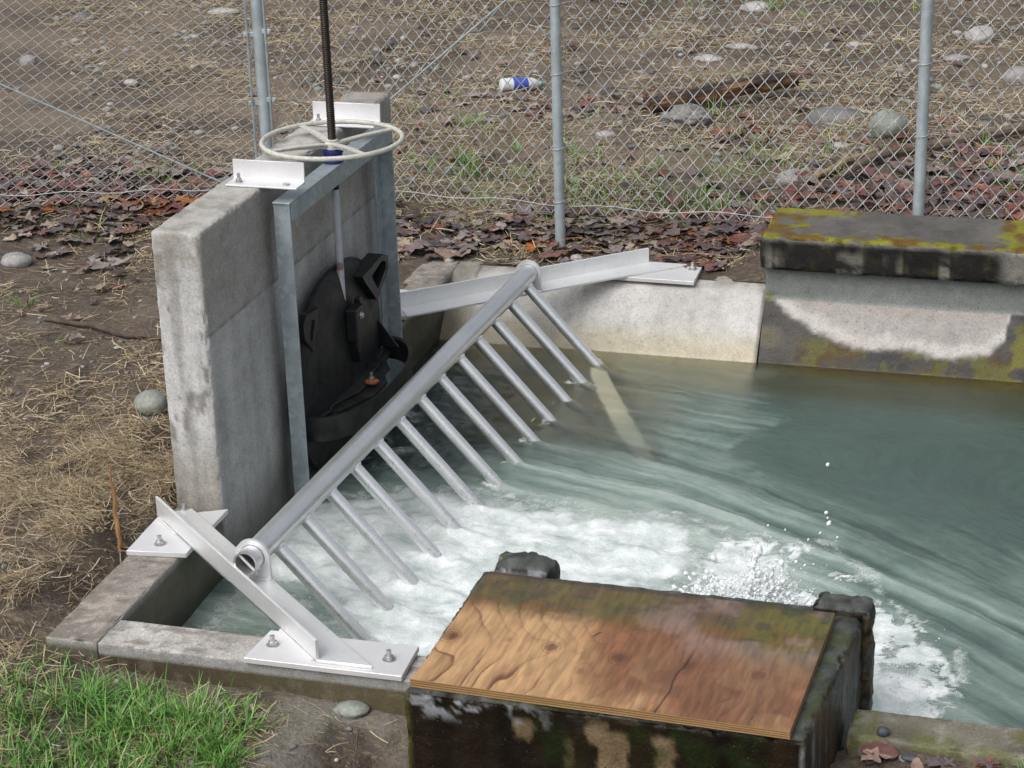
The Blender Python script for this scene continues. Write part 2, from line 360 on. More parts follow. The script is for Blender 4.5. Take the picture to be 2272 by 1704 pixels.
# ------------------------------------------------------------------ loose stuff
def ribbons(name, pos, az, L, W, pitch, bend, roll, col, mat, S=3, taper=0., azbend=0, tipcol=None):
    n = len(pos); p = pos.copy(); vs = np.zeros((n, S+1, 2, 3)); cs = np.zeros((n, S+1, 2, 3))
    for s in range(S+1):
        u = s/S; th = pitch+bend*u; a = az+azbend*u
        d = np.stack([np.cos(a)*np.cos(th), np.sin(a)*np.cos(th), np.sin(th)], 1)
        sd_ = np.stack([-np.sin(a)*np.cos(roll), np.cos(a)*np.cos(roll), np.sin(roll)], 1)
        w_ = (W*(1-taper*u**1.5))[:, None]*.5
        vs[:, s, 0] = p-sd_*w_; vs[:, s, 1] = p+sd_*w_
        cc = col if tipcol is None else col+(tipcol-col)*u
        cs[:, s, 0] = cc; cs[:, s, 1] = cc
        p = p+d*(L/S)[:, None]
    V = vs.reshape(-1, 3); base = (np.arange(n)*(S+1)*2)[:, None, None]+(np.arange(S)*2)[None, :, None]
    F = (base+np.array([0, 1, 3, 2])[None, None, :]).reshape(-1, 4)
    return mkobj(name, np_mesh(name, V, F, cs.reshape(-1, 3), smooth=True), mat)
def scatter(n, x0, x1, y0, y1, dens, seed):
    r = np.random.RandomState(seed); out = np.zeros((0, 2))
    while len(out) < n:
        x = r.uniform(x0, x1, n*3); y = r.uniform(y0, y1, n*3); k = r.rand(n*3) < dens(x, y)
        out = np.concatenate([out, np.stack([x[k], y[k]], 1)])
    return out[:n]
def free(x, y):        # not on the concrete or the water
    return 1.*~((x > -.015) & (y > -.03) & (y < 4.25))*~((x > .9) & (x < 1.9) & (y > 4) & (y < 4.36))*~((x > 1.46) & (x < 2.87) & (y > -.5) & (y < .5))*~((x > 1.83) & (y > 3.9) & (y < 4.5))
# rear area seen through the fence is a wedge; the sampler follows it
def rear(x, y): return ((x > -.62*y+.9) & (x < .1*y+2.9) | (y < 6) & (x > -3.2) & (x < 3.6))
def dstraw(x, y):
    c = sst(.36, .62, fb2(x, y, 1.6, 4, 51)); c2 = sst(.3, .6, fb2(x, y, 6, 3, 52))
    left = sst(.05, -.05, x)*sst(4.6, 3.6, y)*(.10+.9*c)*(.15+.85*c2)
    gully = (y < 0)*(x > .2)*sst(1.5, 1.2, x)*.08*c2+(y < 0)*(x > .55)*(x < .95)*(y < -.12)*.5*c2+(y < 0)*(x < .2)*.4*c2
    back = (y > 4.2)*rear(x, y)*(.12+.88*c)*(.35+.65*c2)*np.where(y > 7, .62, .8)
    return free(x, y)*np.clip(np.where(y < 0, gully, np.where(y > 4.2, back, left)), 0, 1)
STRAWC = np.array([[.33, .255, .15], [.43, .345, .21], [.22, .165, .105], [.55, .475, .34], [.13, .10, .075]])
def strawset(name, n, box, seed, L0, L1, W, dens, pitch=.22, mat='straw', bend=.35, cp=(.28, .25, .2, .12, .15), azb=.0, azm=None, lift=.004, S=3):
    r = np.random.RandomState(seed); p = scatter(n, *box, dens, seed); x, y = p.T
    col = STRAWC[r.choice(5, n, p=cp)]*r.uniform(.8, 1.15, (n, 1))
    az = r.uniform(0, 2*np.pi, n) if azm is None else azm(x, y)+r.normal(0, .55, n)
    pos = np.stack([x, y, gz(x, y)+lift+r.rand(n)**2*.022], 1)
    pt = r.normal(.04, pitch, n)
    return ribbons(name, pos, az, r.uniform(L0, L1, n), W*r.uniform(.6, 1.3, n), pt, -pt*1.3+r.normal(0, bend, n), r.normal(0, .5, n), col, M[mat], S, .3, r.normal(0, azb, n) if azb else 0)
M['straw'] = m_vcol('straw', .62, .35, 120, .2, 0)
M['grass'] = m_vcol('grass_blade', .48, .4, 60, .15, 0)
stuffk = dict(kind='stuff')
o = strawset('straw', 15000, (-2.9, .02, -.1, 4.4), 61, .04, .13, .0034, dstraw); tag(o, 'loose straw strewn over the bank left of the headwall', 'straw', **stuffk)
o = strawset('straw', 3200, (-.3, 2, -.9, .02), 62, .03, .10, .0032, dstraw); tag(o, 'scattered straw on the mud in front of the curb', 'straw', **stuffk)
o = strawset('straw', 54000, (-6.2, 4.2, 4.2, 11.8), 63, .05, .15, .0042, dstraw, cp=(.24, .26, .22, .14, .14)); tag(o, 'weathered straw on the ground behind the fence', 'straw', **stuffk)
def dhay(x, y):
    return free(x, y)*np.clip(.05*sst(2.1, 1.3, y)+hayk(x, y), 0, 1)
o = strawset('hay', 11500, (-1.2, .0, -.4, 2.0), 64, .05, .13, .0021, dhay, pitch=.4, bend=.9, cp=(.40, .32, .14, .10, .04), azb=1.3, lift=.008, S=4, azm=lambda x, y: 2.6+2.2*fb2(x, y, 2.5, 2, 77)); tag(o, 'matted golden hay beside the low wall', 'hay', **stuffk)

# pebbles
def blob(seed, sub=2, k=(1, 1, 1), amp=.25, sc=1.2, flat=0):
    bm = bmesh.new(); bmesh.ops.create_icosphere(bm, subdivisions=sub, radius=1); V = np.array([v.co[:] for v in bm.verts]); F = np.array([[v.index for v in f.verts] for f in bm.faces]); bm.free()
    d = (fbm(V, sc, 3, seed)-.5)*2*amp; V = V*(1+d[:, None])*np.array(k)
    return V, F
def instances(name, lib, pos, scl, rot, col, mat):
    Vs, Fs, Cs, off = [], [], [], 0; r = np.random.RandomState(5)
    for i in range(len(pos)):
        V, F = lib[r.randint(len(lib))]; c, s = math.cos(rot[i]), math.sin(rot[i])
        P = V*scl[i]; P = np.stack([P[:, 0]*c-P[:, 1]*s, P[:, 0]*s+P[:, 1]*c, P[:, 2]], 1)+pos[i]
        Vs.append(P); Fs.append(F+off); Cs.append(np.repeat(col[i][None], len(P), 0)); off += len(P)
    return mkobj(name, np_mesh(name, np.concatenate(Vs), np.concatenate(Fs), np.concatenate(Cs)), mat)
M['pebble'] = m_vcol('pebble', .7, .4, 60, .18, .3)
lib = [blob(100+i, 1, (1, .75, .5), .25) for i in range(8)]
def dpeb(x, y): return free(x, y)*np.where(y > 4.2, rear(x, y)*(.3+.7*sst(.4, .6, fb2(x, y, 1.1, 3, 81))), np.where(y < 0, .35, .5*sst(.4, .6, fb2(x, y, 1.4, 3, 82))*(x < 0)))
PEBC = np.array([[.26, .255, .245], [.17, .17, .165], [.36, .345, .325], [.16, .15, .135], [.25, .27, .25]])
def pebbles(n, box, seed, s0, s1, label):
    r = np.random.RandomState(seed); p = scatter(n, *box, dpeb, seed); s = s0+(s1-s0)*r.rand(n)**3
    o = instances('gravel', lib, np.stack([p[:, 0], p[:, 1], gz(*p.T)+s*.15], 1), s, r.uniform(0, 6.3, n), PEBC[r.randint(0, 5, n)]*r.uniform(.75, 1.1, (n, 1)), M['pebble']); tag(o, label, 'gravel', **stuffk)
pebbles(2600, (-6, 4, 4.25, 11.6), 91, .008, .045, 'small stones strewn on the ground behind the fence')
pebbles(900, (-2.6, 3.4, -.8, 4.2), 92, .005, .022, 'small stones on the near mud and bank')

# fallen leaves: five-lobed, crumpled
def leaf(seed):
    r = np.random.RandomState(seed); n = 20; a = np.linspace(0, 2*np.pi, n, endpoint=False)
    lob = (.62+.38*np.cos(5*a*.5*2)*(.7+.3*np.cos(a))) if seed % 3 == 0 else ((.70+.22*np.cos(3*a)+.12*np.cos(5*a+1)) if seed % 3 == 1 else .95/np.sqrt(np.cos(a)**2+(np.sin(a)/.58)**2)); rr = np.clip(lob, .3, 1)*(1+r.normal(0, .10, n))
    V = [(0, 0, 0)]; curl = r.uniform(.2, .7); fold = r.uniform(0, 2*np.pi)
    for ring in (.5, 1.):
        for k in range(n):
            q = rr[k]*ring if ring == 1 else .5*(.55+.45*rr[k]); x, y = q*math.cos(a[k]), q*math.sin(a[k])
            z = curl*q*q*.34*math.cos(2*(a[k]-fold))+.075*r.normal()*ring+.15*curl*q*q
            V.append((x, y, z))
    F = [(0, 1+k, 1+(k+1) % n, 1+(k+1) % n) for k in range(n)]
    F = [(0, 1+k, 1+(k+1) % n) for k in range(n)]
    for k in range(n):
        b, c = 1+k, 1+(k+1) % n; F += [(b, n+b, n+c), (b, n+c, c)]
    return np.array(V), np.array(F)
llib = [leaf(200+i) for i in range(14)]
LEAFC = {'m': np.array([[.10, .065, .06], [.16, .075, .06], [.13, .105, .105], [.24, .165, .13], [.26, .225, .20], [.065, .05, .048], [.18, .155, .15], [.32, .26, .20], [.15, .115, .11]]),
         'r': np.array([[.22, .18, .16], [.19, .07, .05], [.17, .06, .05], [.25, .11, .07], [.13, .065, .06], [.10, .065, .065], [.20, .14, .115], [.12, .09, .09]]),
         'o': np.array([[.40, .15, .03], [.34, .11, .025], [.28, .09, .03], [.33, .19, .07]])}
t = Mt('dead_leaf'); n = t.noise(45, 4, .6)
t.set('Base Color', t.mix(1., t.attr('Col'), t.ramp(n, [(.25, (.6, .6, .62)), (.5, (1, 1, 1)), (.75, (1.35, 1.3, 1.25))]), 'MULTIPLY')).set('Roughness', t.mr(n, .3, .7, .5, .3)).set('Specular IOR Level', .5)
t.set('Normal', t.bump(n, .3, .006)); M['leaf'] = t.m
def leaves(specs, seed, label):
    r = np.random.RandomState(seed); P, S, R, C = [], [], [], []
    for (x, y, sx, sy, n, pal, s0, s1) in specs:
        n = int(n*.46); px = r.normal(x, sx, n); py = r.normal(y, sy, n); k = free(px, py) > 0; px, py = px[k], py[k]; m = len(px)
        s = r.uniform(s0, s1, m)*1.38; P.append(np.stack([px, py, gz(px, py)+.008+r.rand(m)*.03], 1)); S.append(s); R.append(r.uniform(0, 6.3, m))
        pp = LEAFC[pal]; C.append(pp[r.randint(0, len(pp), m)]*r.uniform(.75, 1.2, (m, 1)))
    o = instances('leaf_litter', llib, np.concatenate(P), np.concatenate(S), np.concatenate(R), np.concatenate(C), M['leaf']); tag(o, label, 'leaves', **stuffk)
leaves([(-1.95, 4.75, .55, .22, 420, 'r', .035, .07), (-2.4, 4.45, .6, .2, 260, 'm', .03, .065), (-1.3, 4.7, .25, .25, 120, 'r', .035, .07), (-1.62, 4.63, .22, .06, 40, 'o', .05, .075),
        (-2.45, 4.35, .12, .08, 10, 'o', .06, .085), (-2.5, 5.1, .4, .25, 130, 'm', .03, .06), (-1.75, 4.1, .5, .25, 120, 'm', .03, .06), (-1.4, 3.2, .7, .6, 60, 'm', .02, .045), (-2.1, 5.9, .9, .6, 70, 'm', .03, .06)], 301, 'wet red and brown leaves along the fence left of the headwall')
leaves([(.2, 4.62, .5, .16, 260, 'm', .03, .065), (.05, 4.35, .22, .1, 50, 'm', .045, .08), (.9, 4.68, .45, .16, 240, 'm', .03, .065), (1.3, 4.75, .3, .2, 130, 'r', .035, .07), (1.6, 4.9, .22, .25, 110, 'r', .04, .07), (1.7, 4.4, .15, .08, 40, 'm', .03, .06),
        (2.6, 4.95, .5, .3, 330, 'r', .035, .07), (3.2, 5.1, .45, .45, 330, 'r', .035, .07), (2.7, 6.0, .5, .4, 160, 'r', .035, .065), (1.9, 5.6, .3, .3, 50, 'm', .03, .06), (1.35, 6.7, .18, .12, 60, 'r', .04, .075),
        (.45, 7.45, .35, .14, 90, 'r', .03, .06), (-.3, 7.2, .4, .2, 60, 'm', .03, .06), (.4, 5.8, .9, .5, 120, 'm', .025, .055), (.3, 8.8, 1.8, 1.3, 130, 'm', .03, .06), (.6, 4.5, .1, .06, 14, 'o', .04, .06), (1.5, 4.62, .2, .06, 14, 'o', .04, .06)], 302, 'wet brown leaves behind the basin and along the fence')
leaves([(3.05, -.06, .12, .05, 24, 'm', .025, .05), (2.96, .02, .06, .03, 10, 'm', .02, .04), (3.3, -.05, .06, .03, 8, 'r', .02, .04)], 303, 'dead leaves on the mud beside the dark concrete box')

# grass
def grass(name, tufts, seed, label, Lr, W, cols, spread=.9):
    r = np.random.RandomState(seed); P, A, L, Wd, PT, BD, C = [], [], [], [], [], [], []
    for (x, y, s, n, k) in tufts:
        px = r.normal(x, s, n); py = r.normal(y, s, n); m = free(px, py) > 0; px, py = px[m], py[m]; n = len(px)
        A.append(np.arctan2(py-y, px-x)+r.normal(0, .9, n)); P.append(np.stack([px, py, gz(px, py)-.004], 1)); L.append(r.uniform(*Lr, n)*k); Wd.append(W*r.uniform(.6, 1.2, n))
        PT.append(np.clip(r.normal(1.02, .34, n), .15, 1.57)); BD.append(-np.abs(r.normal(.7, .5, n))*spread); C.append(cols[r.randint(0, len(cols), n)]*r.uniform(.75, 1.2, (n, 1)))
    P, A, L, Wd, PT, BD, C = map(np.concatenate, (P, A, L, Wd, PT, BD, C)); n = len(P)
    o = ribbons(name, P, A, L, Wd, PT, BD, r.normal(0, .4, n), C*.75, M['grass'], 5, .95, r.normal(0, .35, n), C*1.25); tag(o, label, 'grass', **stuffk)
GC = np.array([[.085, .23, .028], [.06, .18, .025], [.13, .31, .05], [.11, .24, .06], [.20, .36, .09], [.17, .31, .08], [.09, .24, .03], [.08, .22, .03], [.11, .28, .045], [.09, .25, .035], [.34, .31, .15]])
GD = np.array([[.13, .27, .05], [.19, .33, .08], [.10, .23, .04], [.27, .32, .12]])
tf = []
for (x, y, s, n, k) in [(a_, b_, c_, int(d_*.66), e_) for (a_, b_, c_, d_, e_) in [(.33, -.28, .10, 460, 1.), (.52, -.27, .09, 420, 1.05), (.68, -.30, .07, 420, 1.15), (.80, -.36, .06, 360, 1.1), (.62, -.47, .10, 520, 1.0), (.88, -.48, .06, 260, 1.), (.42, -.55, .10, 420, 1.),
                        (.12, -.42, .05, 240, 1.1), (-.02, -.28, .06, 160, .9), (.15, -.62, .09, 300, .9), (.3, -.72, .12, 420, 1.), (.7, -.62, .1, 420, .9), (.95, -.58, .05, 160, .8), (.22, -.2, .08, 120, .7), (.75, -.16, .05, 60, .8), (-.15, -.5, .1, 200, 1), (.5, -.75, .1, 300, 1)]]:
    m_ = 7
    for j in range(m_+2): tf.append((RS.normal(x, s*1.5), RS.normal(y, s*1.5), s*.2, max(3, n//40), k*RS.uniform(.5, .9))) if j >= m_ else tf.append((RS.normal(x, s), RS.normal(y, s), s*.32, n//m_+1, k*RS.uniform(.7, 1.25)))
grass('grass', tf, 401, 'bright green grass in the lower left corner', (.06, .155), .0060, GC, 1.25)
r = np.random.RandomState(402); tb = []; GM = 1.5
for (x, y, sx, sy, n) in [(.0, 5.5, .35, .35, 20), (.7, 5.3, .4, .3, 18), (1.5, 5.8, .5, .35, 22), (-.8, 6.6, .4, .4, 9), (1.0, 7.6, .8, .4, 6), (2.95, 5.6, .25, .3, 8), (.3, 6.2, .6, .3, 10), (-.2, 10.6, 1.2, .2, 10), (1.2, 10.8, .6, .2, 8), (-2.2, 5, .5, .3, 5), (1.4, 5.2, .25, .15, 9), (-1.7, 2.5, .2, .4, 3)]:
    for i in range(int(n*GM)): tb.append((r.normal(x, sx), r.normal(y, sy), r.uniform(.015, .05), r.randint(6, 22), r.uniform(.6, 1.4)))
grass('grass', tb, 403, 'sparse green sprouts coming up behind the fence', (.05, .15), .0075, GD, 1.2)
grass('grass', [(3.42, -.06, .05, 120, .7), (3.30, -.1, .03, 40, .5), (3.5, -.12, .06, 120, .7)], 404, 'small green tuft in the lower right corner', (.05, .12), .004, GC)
# ------------------------------------------------------------------ concrete
A3 = np.array
def c4(c, a): return np.concatenate([c, np.asarray(a, float)[:, None]], 1)
def streaks(V, N, k=9, seed=0):      # runs down the faces
    P = np.stack([V[:, 0]*k, V[:, 1]*k, V[:, 2]*.9], 1); return fbm(P, 1, 4, seed)
def col_head(V, N):
    n = fbm(V, 3.2, 5, 1); n2 = fbm(V, 9, 4, 2); s = streaks(V, N, 11, 3); z = V[:, 2]; y = V[:, 1]
    end = lerp(A3([.36, .36, .355]), A3([.55, .55, .55]), np.clip(n*1.3-.1, 0, 1)); end = lerp(end, A3([.17, .16, .145]), sst(.60, .66, fbm(V*A3([1, 1, .22]), 38, 3, 9))*sst(.5, .62, n2)*.8); end = lerp(end, A3([.20, .19, .17]), sst(.60, .70, s)*.55)
    end = lerp(end, A3([.25, .235, .20]), sst(.36, .10, z+.12*(n2-.5))*.75)
    end = lerp(end, A3([.27, .25, .215]), sst(.8, 1.05, z)*sst(.45, .62, n2)*.7)
    up = z > .74+.008*(n2-.5)
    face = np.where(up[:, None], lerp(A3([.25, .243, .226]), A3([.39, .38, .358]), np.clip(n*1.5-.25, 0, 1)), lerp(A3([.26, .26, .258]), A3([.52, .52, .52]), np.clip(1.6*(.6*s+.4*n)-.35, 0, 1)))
    face = lerp(face, A3([.09, .088, .08]), np.exp(-((z-.742)/.007)**2)*(.10+.55*sst(.4, .6, n2)))
    face = lerp(face, A3([.42, .42, .41]), sst(.66, .74, fbm(V*A3([1, 2.5, 9]), 6, 3, 8))*.35)
    gate = np.exp(-(np.maximum(np.abs(y-2.4)-.5, 0)/.25)**2)*sst(.45, -.1, z)
    damp_shade = np.clip(sst(.05, -.22, z+.15*(n-.5))+.8*gate*sst(.25, .55, n+.15), 0, 1)  # wet band at the waterline, plus shade around the gate painted in
    face = lerp(face, A3([.060, .058, .048]), damp_shade*.72)
    top = lerp(A3([.33, .315, .29]), A3([.45, .44, .42]), np.clip(n*1.4-.2, 0, 1)); top = lerp(top, A3([.20, .19, .17]), sst(.55, .68, n2)*.6)
    far = sst(2.9, 3.05, y)[:, None]; top = top*(1-.45*far)+A3([.20, .185, .16])*.45*far
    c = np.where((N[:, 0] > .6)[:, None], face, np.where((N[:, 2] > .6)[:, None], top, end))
    return c4(c, np.where(N[:, 0] > .6, 1-.5*damp_shade, 1))
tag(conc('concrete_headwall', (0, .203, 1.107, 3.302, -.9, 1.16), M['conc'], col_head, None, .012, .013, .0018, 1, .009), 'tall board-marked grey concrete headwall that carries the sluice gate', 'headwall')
def col_low(V, N):
    n = fbm(V, 5, 5, 11); n2 = fbm(V, 38, 3, 12); z = V[:, 2]
    top = lerp(A3([.155, .14, .12]), A3([.29, .265, .235]), np.clip(n*1.4-.2, 0, 1)); top = lerp(top, A3([.42, .37, .33]), sst(.62, .70, n2)*.6); top = lerp(top, A3([.09, .08, .07]), sst(.38, .28, n2)*.6)
    side = lerp(A3([.085, .082, .058]), A3([.15, .145, .11]), n); side = lerp(side, A3([.30, .295, .275]), sst(-.035, -.012, z))
    d = sst(-.14, -.24, z+.06*(n-.5)); side = lerp(side, A3([.045, .045, .03]), d*.8)
    return c4(np.where((N[:, 2] > .6)[:, None], top, side), np.where(N[:, 2] > .6, .9, 1-.45*d))
tag(conc('low_wall', (0, .2, 0, 1.1, -.9, 0), M['rawconc'], col_low, None, .016, .006, .0018, 2, .006), 'low concrete wall with speckled brownish top running from the front corner to the headwall', 'low wall')
tag(conc('low_wall', (0, .2, 3.308, 4.31, -.9, .004), M['rawconc'], col_low, None, .02, .012, .0025, 3, .008), 'low olive-stained concrete wall behind the headwall, under the rear beam', 'low wall')
def col_curb(V, N):
    n = fbm(V, 6, 5, 21); n2 = fbm(V, 30, 3, 22); z = V[:, 2]; x = V[:, 0]
    top = lerp(A3([.25, .235, .215]), A3([.47, .455, .43]), np.clip(n*1.5-.2, 0, 1)); top = lerp(top, A3([.15, .12, .10]), sst(.60, .72, fbm(V*A3([1, 3, 1]), 9, 4, 23))*.7); top = lerp(top, A3([.17, .16, .145]), sst(.6, .7, n2)*.5)
    zz = z+.012*(n2-.5)
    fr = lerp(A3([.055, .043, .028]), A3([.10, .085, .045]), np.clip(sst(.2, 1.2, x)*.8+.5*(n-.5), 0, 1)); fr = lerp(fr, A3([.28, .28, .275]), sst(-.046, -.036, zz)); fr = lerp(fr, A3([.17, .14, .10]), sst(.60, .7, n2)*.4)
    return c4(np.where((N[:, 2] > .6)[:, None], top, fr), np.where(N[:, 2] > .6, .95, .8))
tag(conc('front_curb', (.202, 1.52, 0, .184, -.9, -.002), M['rawconc'], col_curb, None, .014, .006, .0018, 4, .009), 'pale mottled concrete curb at the front, under the long bolted plate', 'curb')
def col_rc(V, N):
    n = fbm(V, 5, 5, 31); n2 = fbm(V, 24, 4, 32)
    c = lerp(A3([.085, .075, .05]), A3([.20, .185, .145]), np.clip(n*1.4-.2, 0, 1)); c = lerp(c, A3([.10, .115, .025]), sst(.5, .64, fbm(V, 7, 4, 33))*.6); c = lerp(c, A3([.27, .26, .23]), sst(.64, .74, n2)*.5)
    return c4(c, np.full(len(V), .7))
tag(conc('right_curb', (2.84, 11, -.004, .182, -.9, -.004), M['rawconc'], col_rc, None, .02, .012, .003, 5, .012), 'mossy brown concrete curb right of the dark box', 'curb')
# far bank: smooth apron and the old mossy abutment
def profile_obj(name, prof, x0, x1, nu, colfn, mat, seed, amp=.002, parent=None):
    pr = np.array(prof, float); seg = np.hypot(*np.diff(pr, axis=0).T); s = np.concatenate([[0], np.cumsum(seg)]); t_ = np.arange(0, s[-1], .012)
    py, pz = np.interp(t_, s, pr[:, 0]), np.interp(t_, s, pr[:, 1]); xs_ = np.linspace(x0, x1, nu)
    X_, I = np.meshgrid(xs_, np.arange(len(t_)), indexing='ij'); V = np.stack([X_.ravel(), py[I.ravel()], pz[I.ravel()]], 1)
    k = (fbm(V, 9, 4, seed)-.5)*2*amp; V2 = V.copy(); V2[:, 1] += k; V2[:, 2] += k
    m = len(V2); F = grid(nu, len(t_))[:, ::-1]
    nt_ = len(t_)       # give it a body: close the ends and the back
    Bk = V2.copy().reshape(nu, nt_, 3); body = [V2]; Fs = [F]; off = m
    for e in (0, nu-1):
        E = Bk[e]; bk = E.copy(); bk[:, 1] = 4.36; bk[:, 2] = E[:, 2]; body.append(np.concatenate([E, bk])); q = np.arange(nt_-1)
        Fs.append(np.stack([off+q, off+q+1, off+nt_+q+1, off+nt_+q], 1)); off += 2*nt_
    V3 = np.concatenate(body); F3 = np.concatenate(Fs)
    return mkobj(name, np_mesh(name, V3, F3, colfn(V3)), mat, parent)
def col_apron(V):
    n = fbm(V, 3.5, 5, 41); n2 = fbm(V*A3([3, 1, 1]), 6, 4, 42); z = V[:, 2]; x = V[:, 0]
    c = lerp(A3([.40, .39, .37]), A3([.55, .54, .525]), np.clip(n*1.5-.25, 0, 1)); c = lerp(c, A3([.33, .31, .27]), sst(.56, .72, n2)*.30)
    c = lerp(c, A3([.44, .39, .27]), sst(-.12, -.26, z+.07*(n-.5))*.8); c = lerp(c, A3([.44, .38, .22]), sst(-.28, -.38, z)*.85)
    c = lerp(c, A3([.12, .11, .075]), sst(.46, .26, x+.1*(n-.5))*.8); c = lerp(c, A3([.06, .06, .05]), sst(1.843, 1.853, x+.004*n2)*.8)
    c = lerp(c, A3([.30, .28, .24]), sst(4.12, 4.22, V[:, 1])*sst(.4, .6, n2)*.8)
    c = lerp(c, A3([.10, .09, .075]), np.exp(-((x-.30-.06*n2)/.008)**2)*(z > -.02))
    return c4(c, .95-.5*sst(-.24, -.285, z))
ap = [(4.33, .004), (4.2, .003), (4.13, -.006), (4.09, -.028), (4.06, -.06), (4.0, -.125), (3.86, -.285), (3.3, -.92)]
tag(profile_obj('apron_wall', ap, .2, 1.858, 150, col_apron, M['smooth'], 43), 'smooth pale sloping concrete apron on the far bank under the rear beam', 'apron')
xb, zb = [1.86, 1.93, 1.97, 2.17, 2.35, 2.43, 2.5, 2.55, 2.76, 2.96, 3.05, 3.09, 12], [.0, -.02, -.06, -.146, -.195, -.198, -.178, -.195, -.212, -.192, -.12, .2, .4]
def col_abut(V):
    x, y, z = V.T; n = fbm(V, 4, 5, 51); n2 = fbm(V, 16, 4, 52); n3 = fbm(V, 45, 3, 53)
    wetc = lerp(A3([.028, .028, .029]), A3([.085, .08, .072]), np.clip(n*1.6-.3, 0, 1))
    moss = lerp(A3([.075, .042, .008]), A3([.095, .092, .016]), sst(.4, .6, n2))
    band = sst(-.13, -.2, z)*sst(.36, .50, n+.5*(n2-.5)+.3*(n3-.5))*sst(1.98, 2.15, x); wetc = lerp(wetc, moss, band*.85)
    wetc = lerp(wetc, A3([.17, .145, .085]), sst(-.03, .0, -np.abs(z+.17)+.03)*sst(2.0, 1.9, x)*.5)
    d = z-np.interp(x, xb, zb)-.055*(n2-.5)-.012*(n3-.5)
    dry = lerp(A3([.26, .25, .235]), A3([.37, .355, .335]), np.clip(n*1.4-.2, 0, 1)); dry = lerp(dry, A3([.30, .27, .245]), sst(-.08, -.02, z)*.6); dry = lerp(dry, A3([.58, .55, .52]), np.exp(-((d-.035)/.03)**2)*.6)
    dk = sst(-.016, .020, d); c = lerp(wetc, dry, dk)
    up = sst(-.012, -.002, z+.006*(n3-.5)); c = lerp(c, lerp(A3([.165, .18, .17]), A3([.23, .245, .235]), n), up)
    c = lerp(c, A3([.14, .13, .02]), sst(3.06, 3.1, x)*sst(.02, -.1, z)*sst(.45, .6, n2)*.8)
    c = lerp(c, A3([.13, .16, .02]), np.exp(-(((x-1.885)/.02)**2+((z-.005)/.018)**2)))
    c = lerp(c, A3([.16, .13, .04]), sst(-.27, -.32, z)*.9)
    return c4(c, .55+.4*np.maximum(dk, up))
ab = [(4.33, .16), (4.06, .158), (4.058, .15), (4.056, .01), (4.052, -.004), (4.02, -.03), (3.87, -.285), (3.3, -.92)]
tag(profile_obj('mossy_abutment', ab, 1.866, 11, 720, col_abut, M['wetconc'], 54, .004), 'old concrete wall below the mossy cap with a pale dry patch above dark wet moss', 'abutment')
def col_cap(V, N):
    x, y, z = V.T; n = fbm(V, 5, 5, 61); n2 = fbm(V, 20, 4, 62); n3 = fbm(V*A3([6, 6, .6]), 2, 4, 63)
    top = lerp(A3([.065, .062, .055]), A3([.16, .15, .14]), np.clip(n*1.5-.25, 0, 1))
    e = np.maximum(sst(4.34, 4.46, y)*sst(2.6, 1.9, x), sst(4.14, 4.02, y)*.9); e = np.maximum(e, sst(2.95, 3.05, x)*.9); e = np.maximum(e, sst(2.2, 1.9, x)*.6)
    mk = sst(.515, .59, n2*.38+n*.30+e*.22+.17*fbm(V, 70, 3, 66)); yl = lerp(A3([.125, .070, .004]), A3([.195, .19, .010]), sst(.42, .6, fbm(V, 9, 3, 64)))
    top = lerp(top, yl, mk*.92)
    fr = lerp(A3([.007, .007, .007]), A3([.022, .021, .019]), n); drip = sst(.60, .72, n3)*sst(.33, .2, z)*.75; fr = lerp(fr, A3([.24, .23, .20]), drip*sst(.35, .6, n2))
    fr = lerp(fr, A3([.17, .165, .15]), sst(.30, .325, z+.03*(n2-.5))*.7); fr = lerp(fr, A3([.22, .21, .19]), sst(2.98, 3.06, x+.06*(n2-.5))*.8); fr = lerp(fr, A3([.07, .075, .02]), sst(.62, .72, n2)*.3)
    return c4(np.where((N[:, 2] > .55)[:, None], top, fr), np.full(len(V), .85))
tag(conc('coping_slab', (1.845, 11, 3.995, 4.50, .158, .335), M['wetconc'], col_cap, None, .016, .02, .005, 6, .016, 18), 'thick concrete cap slab with yellow moss on top and black-stained front on the far bank', 'cap slab')

